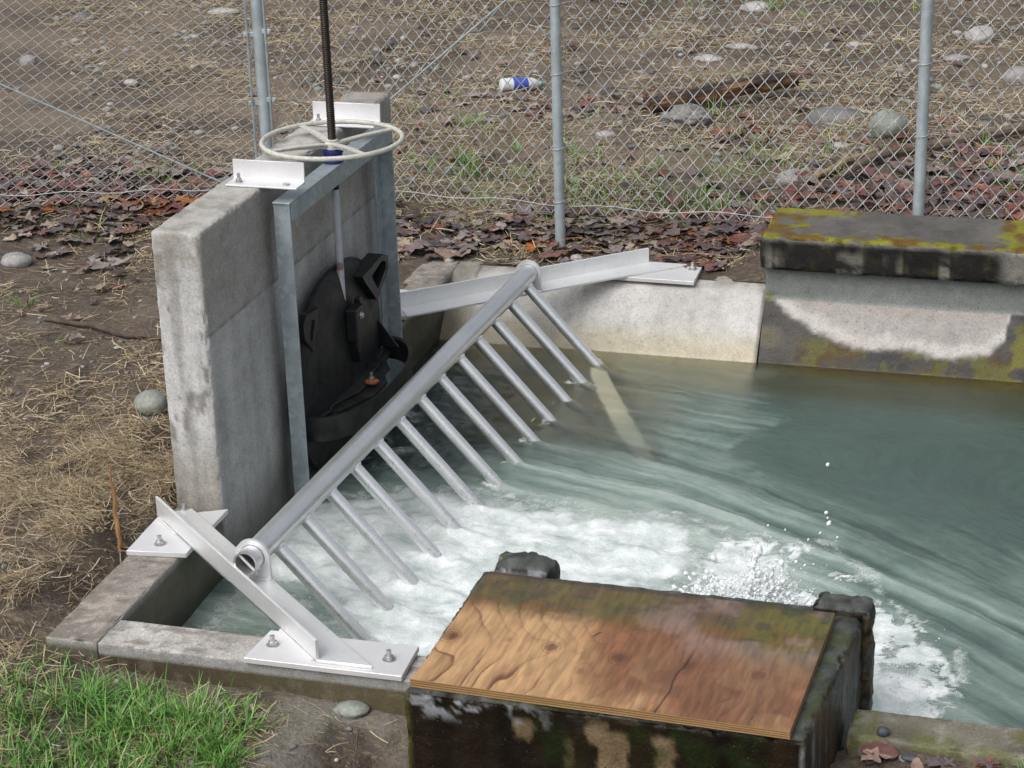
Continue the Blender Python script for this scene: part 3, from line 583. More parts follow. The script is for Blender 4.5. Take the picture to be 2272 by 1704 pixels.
# ------------------------------------------------------------------ the dark box and its plywood
def col_box(V, N):
    x, y, z = V.T; n = fbm(V, 6, 5, 71); n2 = fbm(V, 26, 4, 72); s = streaks(V, N, 13, 73)
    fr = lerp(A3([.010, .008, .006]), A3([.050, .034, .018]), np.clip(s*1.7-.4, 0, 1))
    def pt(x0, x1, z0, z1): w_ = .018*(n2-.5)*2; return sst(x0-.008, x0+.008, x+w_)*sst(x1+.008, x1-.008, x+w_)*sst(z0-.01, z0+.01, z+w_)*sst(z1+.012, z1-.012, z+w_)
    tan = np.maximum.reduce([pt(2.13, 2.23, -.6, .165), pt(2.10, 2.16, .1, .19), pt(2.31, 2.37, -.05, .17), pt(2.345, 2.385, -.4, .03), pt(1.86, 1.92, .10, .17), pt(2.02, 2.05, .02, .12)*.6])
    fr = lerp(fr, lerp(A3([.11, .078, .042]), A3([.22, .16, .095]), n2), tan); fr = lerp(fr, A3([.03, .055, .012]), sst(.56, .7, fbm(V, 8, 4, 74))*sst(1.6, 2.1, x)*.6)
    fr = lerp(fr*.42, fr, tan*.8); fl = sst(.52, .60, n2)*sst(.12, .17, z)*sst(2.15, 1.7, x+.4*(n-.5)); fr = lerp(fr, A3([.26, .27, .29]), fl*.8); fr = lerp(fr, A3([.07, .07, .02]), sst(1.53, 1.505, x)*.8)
    rt = lerp(A3([.018, .018, .015]), A3([.060, .060, .052]), np.clip(s*1.6-.3, 0, 1)); rt = lerp(rt, A3([.24, .25, .245]), sst(.60, .72, fbm(np.stack([x*0, y*60, z*2.2], 1), 1, 4, 75))*.55*sst(-.2, .1, z)); rt = lerp(rt, A3([.085, .05, .015]), sst(.5, .65, n)*.5)
    tp = lerp(A3([.022, .026, .023]), A3([.105, .11, .104]), np.clip(n2*1.5-.25, 0, 1)); tp = lerp(tp, A3([.045, .06, .015]), sst(.5, .64, n)*.7)
    c = np.where((N[:, 2] > .55)[:, None], tp, np.where((N[:, 0] > .5)[:, None], rt, fr))
    return c4(c, np.where(N[:, 2] > .55, .75, np.where(fl > .3, .85, .66+.2*tan)))
bxe = empty('concrete_box', (2.16, 0, 0), 'dark wet algae-stained concrete box under the plywood sheet', 'concrete box')
def bwarp(V):
    V = V.copy(); k = sst(2.4, 2.838, V[:, 0]); V[:, 0] -= k*.072*(.44-V[:, 1])/.865; return V
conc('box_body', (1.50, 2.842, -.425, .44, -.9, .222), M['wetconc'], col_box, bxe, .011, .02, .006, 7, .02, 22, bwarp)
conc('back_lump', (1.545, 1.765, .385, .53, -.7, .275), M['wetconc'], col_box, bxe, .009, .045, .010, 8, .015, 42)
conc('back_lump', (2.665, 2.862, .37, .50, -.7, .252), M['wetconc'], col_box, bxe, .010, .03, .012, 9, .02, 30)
# plywood: veneer figure from level lines of a warped field
PL, PW = 1.205, .772
def ply_col(u, v):      # metres from the front left corner
    o = np.zeros(len(u)); st_ = lambda su, sv, oc, sd: fb2(u*su, v*sv, 1, oc, sd)
    fld = u*.8+(st_(2.6, 1.3, 3, 81)-.5)*.46+(st_(8, 3.4, 3, 82)-.5)*.06
    knots = [(.366, .31, .030, .95), (.597, .302, .036, 1.), (.821, .314, .034, 1.), (1.046, .305, .034, 1.), (1.0, .18, .028, 1.), (.025, .30, .035, .8), (.715, .606, .03, .8), (.817, .464, .026, .35), (.50, .185, .022, .5), (.22, .325, .016, .5), (.90, .30, .018, .4), (1.14, .10, .010, .5)]
    kd = np.zeros(len(u)); kr = np.zeros(len(u))
    for (a, b, s_, k) in knots:
        r2 = ((u-a)/(s_*1.3))**2+((v-b)/(s_*2.1))**2; fld = fld+.11*k*np.exp(-r2*.40)*np.sign(np.sin(a*50)+.2); q = np.sqrt(((u-a)/s_)**2+((v-b)/(s_*1.25))**2)
        kd = np.maximum(kd, sst(.62, .45, q)*k); kr = np.maximum(kr, np.maximum(np.exp(-((q-.66)/.08)**2), .75*np.exp(-((q-1.0)/.06)**2))*k*.98)
    ph = fld*15; fr_ = ph-np.floor(ph); band = (.35*sst(.2, .9, fr_)+.65*sst(.80, .95, fr_))*sst(1., .965, fr_)
    fine = st_(170, 3.2, 3, 83); grain = st_(60, 2.2, 3, 84)
    c = lerp(A3([.56, .385, .20]), A3([.33, .165, .078]), sst(.38, .64, st_(3.2, 2.4, 3, 85)+.30*(v-.2)))
    c = lerp(c, A3([.15, .055, .028]), band*(.30+.62*sst(.3, .7, st_(4, 3, 2, 86)))); c = c*(.82+.36*fine)[:, None]*(.9+.2*grain)[:, None]
    c = lerp(c, A3([.13, .05, .022]), kr*.9); c = lerp(c, A3([.085, .04, .025]), kd*.8)
    pat = sst(.60, .615, st_(7, 6, 3, 87))*sst(.3, .6, u)*sst(.5, .2, v); c = lerp(c, A3([.44, .30, .15]), pat*.65); c = lerp(c, A3([.19, .08, .035]), np.exp(-((st_(7, 6, 3, 87)-.603)/.006)**2)*sst(.3, .6, u)*sst(.5, .2, v)*.6)
    c = lerp(c, A3([.17, .082, .045]), sst(.35, .85, u)*sst(.40, .58, st_(3, 4, 4, 88))*.72)
    vv = v+.10*(st_(6, 6, 4, 89)-.5)+.05*(st_(30, 30, 3, 90)-.5)
    dark = sst(.47, .60, vv); c = lerp(c, lerp(A3([.085, .058, .035]), A3([.165, .12, .075]), st_(14, 8, 3, 91)), dark*.88)
    alg = sst(.46, .60, vv)*sst(.36, .60, .6*st_(4, 5, 4, 92)+.4*st_(24, 60, 3, 102)); al2 = sst(.86, 1.0, u+.08*(st_(7, 7, 3, 93)-.5)*2)*sst(.36, .55, vv+.12*(u-.95)); alg = np.maximum(alg*.7, al2)
    c = lerp(c, lerp(A3([.13, .135, .012]), A3([.045, .075, .014]), sst(.45, .62, st_(16, 16, 4, 94))), alg*.82)
    c = lerp(c, A3([.20, .10, .012]), sst(.48, .56, vv)*sst(.66, .52, vv)*sst(.5, .62, st_(9, 7, 3, 95))*.6)
    c = lerp(c, A3([.050, .04, .03]), sst(.735, .765, v)*.7)
    ck = .79+.055*v+.02*(st_(1, 9, 2, 96)-.5); c = lerp(c, A3([.03, .016, .01]), np.exp(-((u-ck)/.0035)**2)*sst(.52, .40, v))
    c = lerp(c, A3([.03, .015, .01]), np.exp(-((u-.48-.5*(v-.42))/.0035)**2)*sst(.405, .415, v)*sst(.455, .445, v))
    c = lerp(c, A3([.34, .27, .25]), sst(.50, .66, st_(6, 5, 4, 101))*sst(.30, .5, v)*sst(.35, .8, u)*.5); c = c  # pale grey sheen painted into the middle right of the sheet
    c = c*(.80+.30*sst(.25, .75, st_(90, 14, 3, 103)))[:, None]*A3([.78, .69, .64])
    return c, np.clip(.9-.55*dark-.3*sst(.6, 1., u), .25, 1)
nu, nv = 302, 194; U, Vv = np.meshgrid(np.linspace(0, PL, nu), np.linspace(0, PW, nv), indexing='ij'); U = U.ravel(); Vv = Vv.ravel()
pc_, pa_ = ply_col(U, Vv); TH = .027
def edge_warp(u, v):
    du = np.where(u < .001, .012*(fb2(u, v, 9, 3, 98)-.5), 0); return u+du
def plycol_edge(z, s_):
    ply = np.floor(z/TH*7); c = np.where((ply % 2 == 0)[:, None], A3([.36, .22, .095]), A3([.15, .085, .035])); return c*(.7+.6*fb2(s_, z*30, 25, 3, 99))[:, None]
zt = (fb2(U, Vv, 3, 2, 100)-.5)*.004
Vt = np.stack([edge_warp(U, Vv), Vv, TH+zt], 1); Vbk = Vt-A3([0, 0, TH]); Vs = [Vt, Vbk]; Fs = [grid(nu, nv), grid(nu, nv)[:, ::-1]+len(Vt)]; Cs = [c4(pc_, pa_), c4(pc_*.4, pa_)]; off = 2*len(Vt)
for idx in ([i*nv for i in range(nu)], [(nu-1)*nv+j for j in range(nv)], [i*nv+nv-1 for i in range(nu-1, -1, -1)], [j for j in range(nv-1, -1, -1)]):
    P = Vt[idx]; m = len(P); rows = 15; zz = np.linspace(0, 1, rows)
    Q = np.concatenate([np.stack([P[:, 0], P[:, 1], P[:, 2]*k], 1) for k in zz]); s_ = np.tile(np.arange(m)*.004, rows); fz_ = np.repeat(zz*TH*.999, m)
    f = grid(rows, m)[:, ::-1]; Vs.append(Q); Fs.append(f+off); Cs.append(c4(plycol_edge(fz_, s_), np.full(len(Q), .9))); off += len(Q)
t = Mt('plywood'); n = t.noise(120, 3, .6, vec=t.mp(t.obj(), (1.2, .08, 1))); n2 = t.noise(35, 4, .6)
t.set('Base Color', t.mix(1., t.attr('Col'), t.ramp(n, [(.25, (.86, .86, .86)), (.75, (1.12, 1.12, 1.12))]), 'MULTIPLY')).set('Roughness', t.ma('MULTIPLY_ADD', t.attr('Col', 'Alpha'), .42, t.mr(n2, .3, .7, .08, .22))).set('Specular IOR Level', .5)
t.set('Normal', t.bump(t.ma('ADD', n, n2), .12, .004)); M['ply'] = t.m
me = np_mesh('plywood_sheet', np.concatenate(Vs), np.concatenate(Fs), np.concatenate(Cs)); me.set_sharp_from_angle(angle=rad(50))
ply = mkobj('plywood_sheet', me, M['ply']); ply.location = (1.522, -.402, .2245); ply.rotation_euler = (0, 0, rad(-1.65)); tag(ply, 'wet knotty plywood sheet with algae lying on the dark concrete box', 'plywood')
# ------------------------------------------------------------------ sluice gate
GX, GY = .290, 2.31
def Mx(vx, vy, vz): return Matrix((vx, vy, vz)).transposed()      # columns = local axes
EX, EY, EZ = Vector((1, 0, 0)), Vector((0, 1, 0)), Vector((0, 0, 1))
def bolt(parent, c, name='anchor_bolt', r=.0125, up=True, h=.037):
    b = MB(); b.lathe(c, [(r*1.9, 0), (r*1.9, .003)], 20); hx = [(r*1.35*math.cos(k*math.pi/3+.4), r*1.35*math.sin(k*math.pi/3+.4)) for k in range(6)]
    b.prism(hx, .014, None, (c[0], c[1], c[2]+.003), .0015); b.tube([(c[0], c[1], c[2]+.015), (c[0], c[1], c[2]+h)], r*.7, 10)
    return b.build(name, M['zinc'], parent)
g = empty('sluice_gate', (GX, GY, 0), 'hand-operated sluice gate with galvanised frame, cream wheel and black plastic leaf', 'sluice gate')
xa, xb_ = .255, .326
ya, yb2 = 1.715, 2.955
def column(y, s):           # angle: leg standing out from the wall plus flange on the wall
    b = MB(); b.box(((xa+xb_)/2, y, (.0+1.105)/2-.35), (xb_-xa, .008, 1.105+.7), None, .0015)
    b.box((xa+.004, y+s*.04, .0+1.105/2-.35), (.008, .072, 1.10+.7), None, .0015); return b
column(ya, 1).build('frame_post', M['galv'], g); column(yb2, -1).build('frame_post', M['galv'], g)
b = MB(); L = yb2-ya-.012
for x0 in (xa+.004,):
    b.box(((xa+xb_)/2+.001, (ya+yb2)/2, 1.103), (xb_-xa+.006, L+.03, .008), None, .0015)
    b.box((xb_+.001, (ya+yb2)/2, 1.062), (.007, L-.002, .074), None, .0015); b.box((xa+.004, (ya+yb2)/2, 1.062), (.007, L-.15, .074), None, .0015)
b.build('cross_beam', M['galv'], g)
b = MB(); b.lathe((GX, GY, 1.107), [(.034, 0), (.046, .004), (.046, .022), (.040, .026), (.040, .040), (.045, .044), (.045, .055), (.03, .058)], 28); b.build('lift_nut', M['blue'], g)
b = MB(); prof = []; z = .985
while z < 2.12: prof += [(.0155, z), (.0185, z+.0035), (.0185, z+.0055)]; z += .009
b.lathe((GX, GY, 0), prof, 16); b.build('threaded_stem', M['thread'], g, 80)
b = MB(); b.tube([(GX, GY, .36), (GX, GY, .99)], .0165, 20); b.build('lower_stem', M['stem'], g)
# handwheel
hw = MB(); hz = 1.205; hw.torus((GX, GY, hz), .300, .0108); wheel = hw.build('handwheel', M['cream'], g)
h = MB(); h.lathe((GX, GY, 1.166), [(.026, 0), (.032, .002), (.032, .026), (.024, .032), (.026, .040), (.020, .043)], 28); h.build('hub', M['cream'], wheel)
for k in range(4):
    a = rad(48+90*k); d = Vector((math.cos(a), math.sin(a), 0)); n_ = Vector((-d.y, d.x, 0)); s = MB()
    pth = [(.022, 1.188), (.06, 1.194), (.15, 1.201), (.296, 1.206)]
    vs = []
    for (q, zz) in pth:
        wd = .015-.012*.3*(q/.3); hgt = .006
        for (o_, zq) in ((-wd, zz+hgt*.5), (wd, zz+hgt*.5), (wd, zz-hgt*.5), (.0035, zz-hgt*.5), (.0035, zz-.020+.012*q/.3), (-.0035, zz-.020+.012*q/.3), (-.0035, zz-hgt*.5), (-wd, zz-hgt*.5)):
            p = Vector((GX, GY, 0))+d*q+n_*o_; vs.append((p.x, p.y, zq))
    fs = [(i*8+j, i*8+(j+1) % 8, (i+1)*8+(j+1) % 8, (i+1)*8+j) for i in range(3) for j in range(8)]+[tuple(range(8)), tuple(24+j for j in range(7, -1, -1))]
    s.add(vs, fs); s.build('spoke', M['cream'], wheel)
# leaf: domed black plate with a rolled rim
CY, CZ, RA, RB = GY, .17, .505, .455
vs, fs = [], []; nr, na = 16, 72
for i in range(nr+1):
    t_ = i/nr
    for k in range(na):
        a = 2*math.pi*k/na; ca, sa = math.cos(a), math.sin(a); q = (abs(ca)**2.3+abs(sa)**2.3)**(-1/2.3)
        vs.append((.268+.052*math.sqrt(max(0, 1-min(1, t_)**2*.995)), CY+RA*q*ca*t_, CZ+RB*q*sa*t_))
for i in range(nr):
    for k in range(na): fs.append((i*na+k, i*na+(k+1) % na, (i+1)*na+(k+1) % na, (i+1)*na+k))
nb = len(vs)
for k in range(na): v = vs[nr*na+k]; vs.append((.243, v[1], v[2]))
for k in range(na): fs.append((nr*na+k, nr*na+(k+1) % na, nb+(k+1) % na, nb+k))
fs.append(tuple(nb+k for k in range(na)))
b = MB().add(vs, fs); leafo = b.build('gate_leaf', M['blackwet'], g, 50)
b = MB(); pr = [(RA*1.0*(abs(math.cos(a))**2.3+abs(math.sin(a))**2.3)**(-1/2.3)*math.cos(a), RB*(abs(math.cos(a))**2.3+abs(math.sin(a))**2.3)**(-1/2.3)*math.sin(a)) for a in np.linspace(-.35, math.pi+.35, 60)]
b.tube([(.262, CY+p[0], CZ+p[1]) for p in pr], .012, 8); b.build('rim', M['black'], leafo)
for s in (1, -1):           # wedge lugs, hollow triangles
    po = [(.13, .545), (.40, .565), (.47, .535), (.465, .47), (.30, .378), (.17, .50)]; pi = [(.24, .512), (.385, .537), (.44, .515), (.43, .485), (.315, .425)]
    if s < 0: po = [(.30+(a-.30)*.55+.08, b_) for a, b_ in po]; pi = [(.30+(a-.30)*.55+.08, b_) for a, b_ in pi]
    b = MB(); x0, x1 = .27, (.342 if s > 0 else .298)
    def wall_(A, B):
        n = len(A); v = [(x, GY+s*p[0], p[1]) for x in (x0, x1) for p in A]; b.add(v, [(i, (i+1) % n, n+(i+1) % n, n+i) for i in range(n)])
    wall_(po, 0); 
    # front ring as quads between the outline and the recess
    O = [(x1, GY+s*p[0], p[1]) for p in po]; I = [(x1, GY+s*p[0], p[1]) for p in (pi[0], pi[1], pi[2], pi[3], pi[4], pi[0])]; D = [(x1-(.04 if s > 0 else .008), q[1], q[2]) for q in I]
    b.add(O+I+D, [(i, (i+1) % 6, 6+(i+1) % 6, 6+i) for i in range(6)]+[(6+i, 6+(i+1) % 6, 12+(i+1) % 6, 12+i) for i in range(5)]+[(12, 13, 14, 15, 16)])
    b.build('wedge_lug', M['black'], leafo, 25)
    b = MB(); b.prism([(0, 0), (.11, 0), (0, .15)], .010, Mx(EX, EZ, EY), (.285, GY+.40, .115), .002) if s > 0 else b.box((.302, GY-.30, .19), (.012, .010, .16), Matrix.Rotation(rad(52), 3, 'X'), .002); b.build('stiffening_rib', M['black'], leafo)
b = MB(); b.box((.345, GY+.005, .375), (.055, .105, .15), None, .006); b.prism([(-.045, 0), (.045, 0), (.0, -.115)], .045, Mx(EY, EZ, EX), (.315, GY+.005, .30), .003)
b.box((.335, GY+.075, .385), (.03, .03, .17), None, .005); br = b.build('stem_bracket', M['black'], leafo)
b = MB(); b.lathe((.3735, GY+.0, .415), [(.016, 0), (.016, .003), (.011, .003), (.011, .011), (.006, .012)], 14, Matrix.Rotation(rad(90), 3, 'Y')); b.build('bracket_bolt', M['zinc'], br)
# skirt: half-round band standing out from the leaf
sk = MB(); n = 44; ang = np.linspace(-math.pi/2, math.pi/2, n); vs = []
for (rr, z0) in ((1.0, .118), (1.0, .010), (.955, .012), (.955, .116)):
    for a in ang: ca, sa = math.cos(a), math.sin(a); vs.append((.275+.240*rr*abs(ca)**.8, GY+.02+.515*rr*np.sign(sa)*abs(sa)**.9, z0-.10*0))
fs = [(j*n+k, j*n+k+1, ((j+1) % 4)*n+k+1, ((j+1) % 4)*n+k) for j in range(4) for k in range(n-1)]+[(0, n, 2*n, 3*n), (n-1, 2*n-1, 3*n-1, 4*n-1)]
sk.add(vs, fs); skirt = sk.build('skirt', M['blackwet'], leafo, 40)
b = MB(); poly = [(0, -.49), (.05, -.475), (.085, -.36), (.06, -.30), (.10, -.20), (.155, -.10), (.165, .08), (.12, .16), (.12, .24), (.07, .33), (.05, .45), (0, .49)]
b.prism(poly, .012, None, (.28, GY+.02, .055), .002); b.prism([(x*.62, y*.93) for x, y in poly], .020, None, (.28, GY+.02, .066), .003); b.build('shelf', M['blackwet'], skirt)
b = MB(); b.lathe((.395, GY+.03, .088), [(.032, 0), (.032, .006), (.02, .012)], 22); wsh = b.build('rusty_washer', M['rust'], skirt)
b = MB(); b.lathe((.395, GY+.03, .099), [(.013, 0), (.013, .012), (.007, .013), (.007, .035)], 12); b.build('shelf_bolt', M['zinc'], skirt)

# brackets that hold the frame to the wall top
def lbr(y, x0, x1, label):
    e = empty('angle_bracket', ((x0+x1)/2, y, 1.162), label, 'bracket', 'angle brackets on the headwall')
    p = MB(); q = [(0, 0), (.10, 0), (.10, .088), (.092, .088), (.090, .012), (.084, .008), (0, .008)]
    p.prism([(a, c) for a, c in q], x1-x0, Mx(EY, EZ, EX), (x0, y-.055, 1.162), .002); p.build('angle', M['whitealu'], e)
    bolt(e, (x0+.045, y-.012, 1.170), 'bracket_bolt', .010, h=.038); b = MB(); b.lathe((x1-.06, y-.015, 1.170), [(.016, 0), (.014, .007), (.004, .010)], 16); b.build('bolt_head', M['zinc'], e); return e
lbr(1.765, .05, .362, 'bright aluminium angle bracket on the headwall top in front of the wheel')
lbr(2.715, .03, .350, 'bright aluminium angle bracket on the headwall top behind the wheel')
b = MB(); b.pipe((.012, 2.775, 1.158), (.012, 2.775, 1.215), .016, .012, 18); tag(b.build('pipe_stub', M['cream']), 'short pale pipe stub standing on the headwall beside the far bracket', 'pipe stub')

# ------------------------------------------------------------------ trash rack
Pf, Pr = Vector((.578, .47, .122)), Vector((.718, 3.80, .140)); pd = (Pr-Pf).normalized()
rk = empty('trash_rack', Pf, 'aluminium trash rack, a long horizontal pipe with thirteen sloping bars reaching into the water', 'trash rack')
b = MB(); b.pipe(Pf, Pr, .0475, .040, 40); b.build('main_pipe', M['aludark'], rk)
for k in range(13):
    y = .69+k*.2475; t_ = (y-Pf.y)/pd.y; c = Pf+pd*t_; d = Vector((1, 0, -1.11)).normalized()
    b = MB(); p0 = c+d*.040; b.tube([p0, c+d*.62, c+d*1.1], .0265, 20); bar = b.build('bar', M['alupipe'], rk)
    b = MB(); q = c+d*.047; b.torus((0, 0, 0), .0275, .0045, 20, 6); Mz = d.to_track_quat('Z', 'Y').to_matrix(); b.v = [tuple(Mz @ Vector(v)+q) for v in b.v]; b.build('weld_bead', M['alu'], bar)
    if k in (4, 5, 6, 7):
        b = MB(); q = c+d*.49; b.torus((0, 0, 0), .0268, .0012, 24, 6); b.v = [tuple(Mz @ Vector(v)+q) for v in b.v]; b.build('joint_ring', M['zinc'], bar)
b = MB(); d = Vector((1, 0, -1.05)).normalized(); b.tube([Pf+pd*.012-d*.058, Pf+pd*.012+d*.058], .0055, 10); b.build('retaining_pin', M['whitealu'], rk)
M['paleplate'] = m_simple('pale_submerged_plate', (.96, .94, .86), .6, 0, .03, 12, 0)
b = MB(); pp = [(1.055, 3.77, -.31), (1.14, 3.54, -.325), (1.245, 3.31, -.335), (1.36, 3.08, -.35), (1.45, 2.90, -.365), (1.60, 2.64, -.40)]; hw_ = [.026, .045, .050, .050, .046, .03]
b.add([(p[0]+s_*h_*.9, p[1]+s_*h_*.43, p[2]-dz) for p, h_ in zip(pp, hw_) for s_ in (-1, 1) for dz in (0, .015)], [(4*i+a, 4*i+b_, 4*i+4+b_, 4*i+4+a) for i in range(5) for a, b_ in ((0, 2), (2, 3), (3, 1), (1, 0))]+[(0, 1, 3, 2), (20, 22, 23, 21)]); b.build('submerged_side_bar', M['paleplate'], rk)

# support beams: angle + two bolted plates + lug that carries the pipe
def beam(name, label, A, B, end, side, lug, zt, plates, vend):
    """A->B fold line of the angle (top of plates), horizontal leg on `side` normal"""
    e = empty(name, (A[0], A[1], 0), label, 'support beam')
    A, B = Vector(A), Vector(B); d = (B-A).normalized(); n_ = Vector((d.y, -d.x, 0))*side; b = MB()
    def slab(poly, z0, h): b.prism([(p.x, p.y) for p in poly], h, None, (0, 0, z0), .0015)
    L = (B-A).length; t0, t1 = end
    slab([A, A+n_*.137+d*t0, B+n_*.137+d*t1, B+d*vend], zt, .011)
    slab([A, A+n_*.011, A+n_*.011+d*L, A+d*L], zt, .088)
    for s_ in (0, 1): pass
    b.build('angle', M['alu'], e)
    wb = MB(); wb.tube([A-n_*.003+d*.02+Vector((0, 0, zt)), A-n_*.003+d*.20+Vector((0, 0, zt))], .007, 8); wb.tube([B-n_*.003-d*.28+Vector((0, 0, zt)), B-n_*.003-d*.02+Vector((0, 0, zt))], .007, 8); wb.build('weld_bead', M['alu'], e)
    for poly, bolts in plates:
        p = MB(); p.prism(poly, .021, None, (0, 0, zt-.022), .002); pl = p.build('base_plate', M['whitealu'], e)
        for q in bolts: bolt(pl, (*q, zt-.001))
    # lug
    lx, ly, lz = lug; rr = .068; pol = [(-rr, -lz+zt+.011)]; pol = [(rr*math.cos(a), rr*math.sin(a)) for a in np.linspace(0, math.pi, 25)]; pol = [(rr, zt+.011-lz)]+pol+[(-rr, zt+.011-lz)]
    hol = [(.0495*math.cos(a), .0495*math.sin(a)) for a in np.linspace(0, 2*math.pi, 40, endpoint=False)]
    m_ = MB(); O = pol; nO, nH = len(O), len(hol)
    for yy in (-.007, .007): 
        pass
    bm = bmesh.new()
    vo = [bm.verts.new((lx+p[0], ly-.007, lz+p[1])) for p in O]; vh = [bm.verts.new((lx+p[0], ly-.007, lz+p[1])) for p in hol]
    eo = [bm.edges.new((vo[i], vo[(i+1) % nO])) for i in range(nO)]+[bm.edges.new((vh[i], vh[(i+1) % nH])) for i in range(nH)]
    bmesh.ops.triangle_fill(bm, edges=eo, use_beauty=True); r_ = bmesh.ops.extrude_face_region(bm, geom=bm.faces[:]); bmesh.ops.translate(bm, verts=[v for v in r_['geom'] if isinstance(v, bmesh.types.BMVert)], vec=(0, .014, 0))
    bmesh.ops.recalc_face_normals(bm, faces=bm.faces[:]); m_._bm(bm, None, (0, 0, 0)); lg = m_.build('pipe_lug', M['alu'], e)
    w2 = MB(); w2.tube([(lx-.066, ly-.009, zt+.013), (lx+.066, ly-.009, zt+.013)], .006, 8); w2.build('weld_bead', M['alu'], lg)
    return e
beam('support_beam', 'front aluminium angle beam spanning the near corner between two bolted plates', (-.012, .958, 0), (1.03, .006, 0), (.03, .147), -1, (.581, .535, .1225), .0235,
     [([(.0, .655), (.235, .685), (.235, 1.09), (-.012, .958)], [(.105, .735), (.075, 1.02)]), ([(.768, -.018), (1.345, -.014), (1.335, .198), (.785, .19)], [(.835, .09), (1.265, .085)])], .0)
beam('support_beam', 'rear aluminium angle beam crossing the far corner to a plate on the pale apron', (.155, 3.42, 0), (1.20, 4.342, 0), (-.02, .155), 1, (.716, 3.775, .1395), .034,
     [([(.0, 3.33), (.215, 3.325), (.215, 3.70), (.0, 3.70)], [(.06, 3.60)]), ([(1.02, 4.115), (1.49, 4.11), (1.485, 4.342), (1.04, 4.342)], [(1.445, 4.30)])], .0)

# ------------------------------------------------------------------ chain link fence
FY = 4.5; FM = FY+.066; L0 = Vector((-.975, FY+.03, 0)); Lx = Vector((-3.05, 3.92, 0))
fe = empty('chain_link_fence', (L0.x, FY, .1), 'galvanised chain link fence with round posts between the basin and the rough ground behind', 'chain link fence')
def post(x, y, r, z0): b = MB(); b.tube([(x, y, z0), (x, y, 2.0)], r, 28); return b.build('post', M['galvpost'], fe)
pl_ = post(L0.x, L0.y, .036, -.1); post(.676, FY+.03, .0272, -.1); post(2.558, FY+.03, .0295, -.1)
b = MB(); b.lathe((.69, FY+.01, -.02), [(.035, 0), (.04, .03), (.035, .06), (.022, .075)], 18); b.build('concrete_footing', M['conc'], fe) if 0 else None
def fabric(P0, dirv, length, z0, z1, pw, ph, sag=0, shear=0, wr=.0026):
    d = Vector(dirv).normalized(); nrm = Vector((-d.y, d.x, 0)); ncol = int(length/(pw/2)); rows = int((z1-z0)/(ph/2)); b = MB(); r_ = np.random.RandomState(8)
    for i in range(ncol+(int(shear*(z1-z0)/(pw/2)) if shear else 0)):
        path = []
        for j in range(rows+1):
            k = j % 2; xx = (i+k)*pw/2 if i % 2 == 0 else (i+1-k)*pw/2; zz = z0+j*ph/2
            off = .0028*(1 if (k == 0) else -1)
            wob = .010*(fbm(np.array([[xx*1.3, zz*1.3, 2.]]), 1, 2, 5)[0]-.5)
            sg = sag*math.sin(xx*5.1)+.012*math.sin(xx*2.3+1)
            p = P0+d*(xx)+nrm*(off+wob*2); e_ = .006
            for q in (-1, 1):
                dz = q*e_*.6
                if (j == 0 and q < 0) or (j == rows and q > 0): continue
                # little flat at each knuckle
                sgn = (1 if (k == 0) == (i % 2 == 0) else -1); px_ = xx+sgn*e_*.55-shear*(zz-z0)
                path.append(P0+d*px_+nrm*(off*(-q)+wob)+Vector((0, 0, zz+dz+sg)))
        path = [p for p in path if (p-P0).dot(d) > -.002] if shear else path
        if len(path) > 2: b.tube(path, wr, 5, caps=False)
    return b
f1 = fabric(Vector((L0.x+.05, FM, 0)), (1, 0, 0), 5.2, .215, 1.75, .0735, .0875); f1.build('wire_mesh', M['wire'], fe)
dl = (Lx-L0).normalized(); f2 = fabric(Vector((L0.x, FM, 0))+dl*.05, dl, 2.6, .20, 1.75, .078, .0605, 0, .27, .0021); f2.build('wire_mesh', M['wire'], fe)
def wire(pts, r, name, mat='galv'): b = MB(); b.tube(pts, r, 8); return b.build(name, M[mat], fe)
wire([(L0.x+.05+i*.1, FM-.004, .262+.010*math.sin(i*1.1)+.010*math.sin(i*.23)) for i in range(50)], .0026, 'tension_wire', 'wire')
wire([(L0.x+dl.x*(.05+i*.1), FM+dl.y*(.05+i*.1)-.004, .262+.010*math.sin(i*1.3)) for i in range(25)], .0026, 'tension_wire', 'wire')
wire([(L0.x+.048, FY+.003, .2), (L0.x+.048, FY+.003, 1.8)], .0075, 'tension_bar'); q = Vector((L0.x, FY, 0))+dl*.052; wire([(q.x, q.y, .2), (q.x, q.y, 1.8)], .0075, 'tension_bar')
def truss(a, b_): wire([a, b_], .0052, 'truss_rod', 'galv')
tr = Vector((L0.x, FY-.01, .19)); truss(tr, (.66, FY+.02, 1.555)); e_ = Vector((L0.x, FY+.02, 0))+dl*2.05; truss(tr, (e_.x, e_.y, 1.22))
for z_ in (1.14, .765):
    for s_, dv, dz in ((1, Vector((1, 0, 0)), .006), (-1, dl, -.012)):
        b = MB(); b.pipe((L0.x, L0.y, z_-.013+dz), (L0.x, L0.y, z_+.013+dz), .0395, .0355, 28); c0 = Vector((L0.x, L0.y-.02, z_+dz))
        ax = Mx(dv, Vector((-dv.y, dv.x, 0)), EZ); b.box(c0+dv*.045, (.065, .008, .026), ax, .002); b.tube([c0+dv*.068-ax.col[1]*.014, c0+dv*.068+ax.col[1]*.014], .007, 8); b.build('tension_band', M['galvpost'], pl_)
for (px_, r_, zs) in ((.676, .0272, (1.335, .975, .575, .285)), (2.558, .0295, (1.10, .735))):
    for z_ in zs:
        b = MB(); pts = [(px_+(r_+.004)*math.cos(a), FY+.03+(r_+.004)*math.sin(a), z_+.006*math.cos(a)) for a in np.linspace(math.pi*.9, math.pi*2.1, 14)]; pts += [(px_+r_+.05, FM, z_+.012)]; b.tube(pts, .0022, 6); b.build('tie_wire', M['wire'], fe)
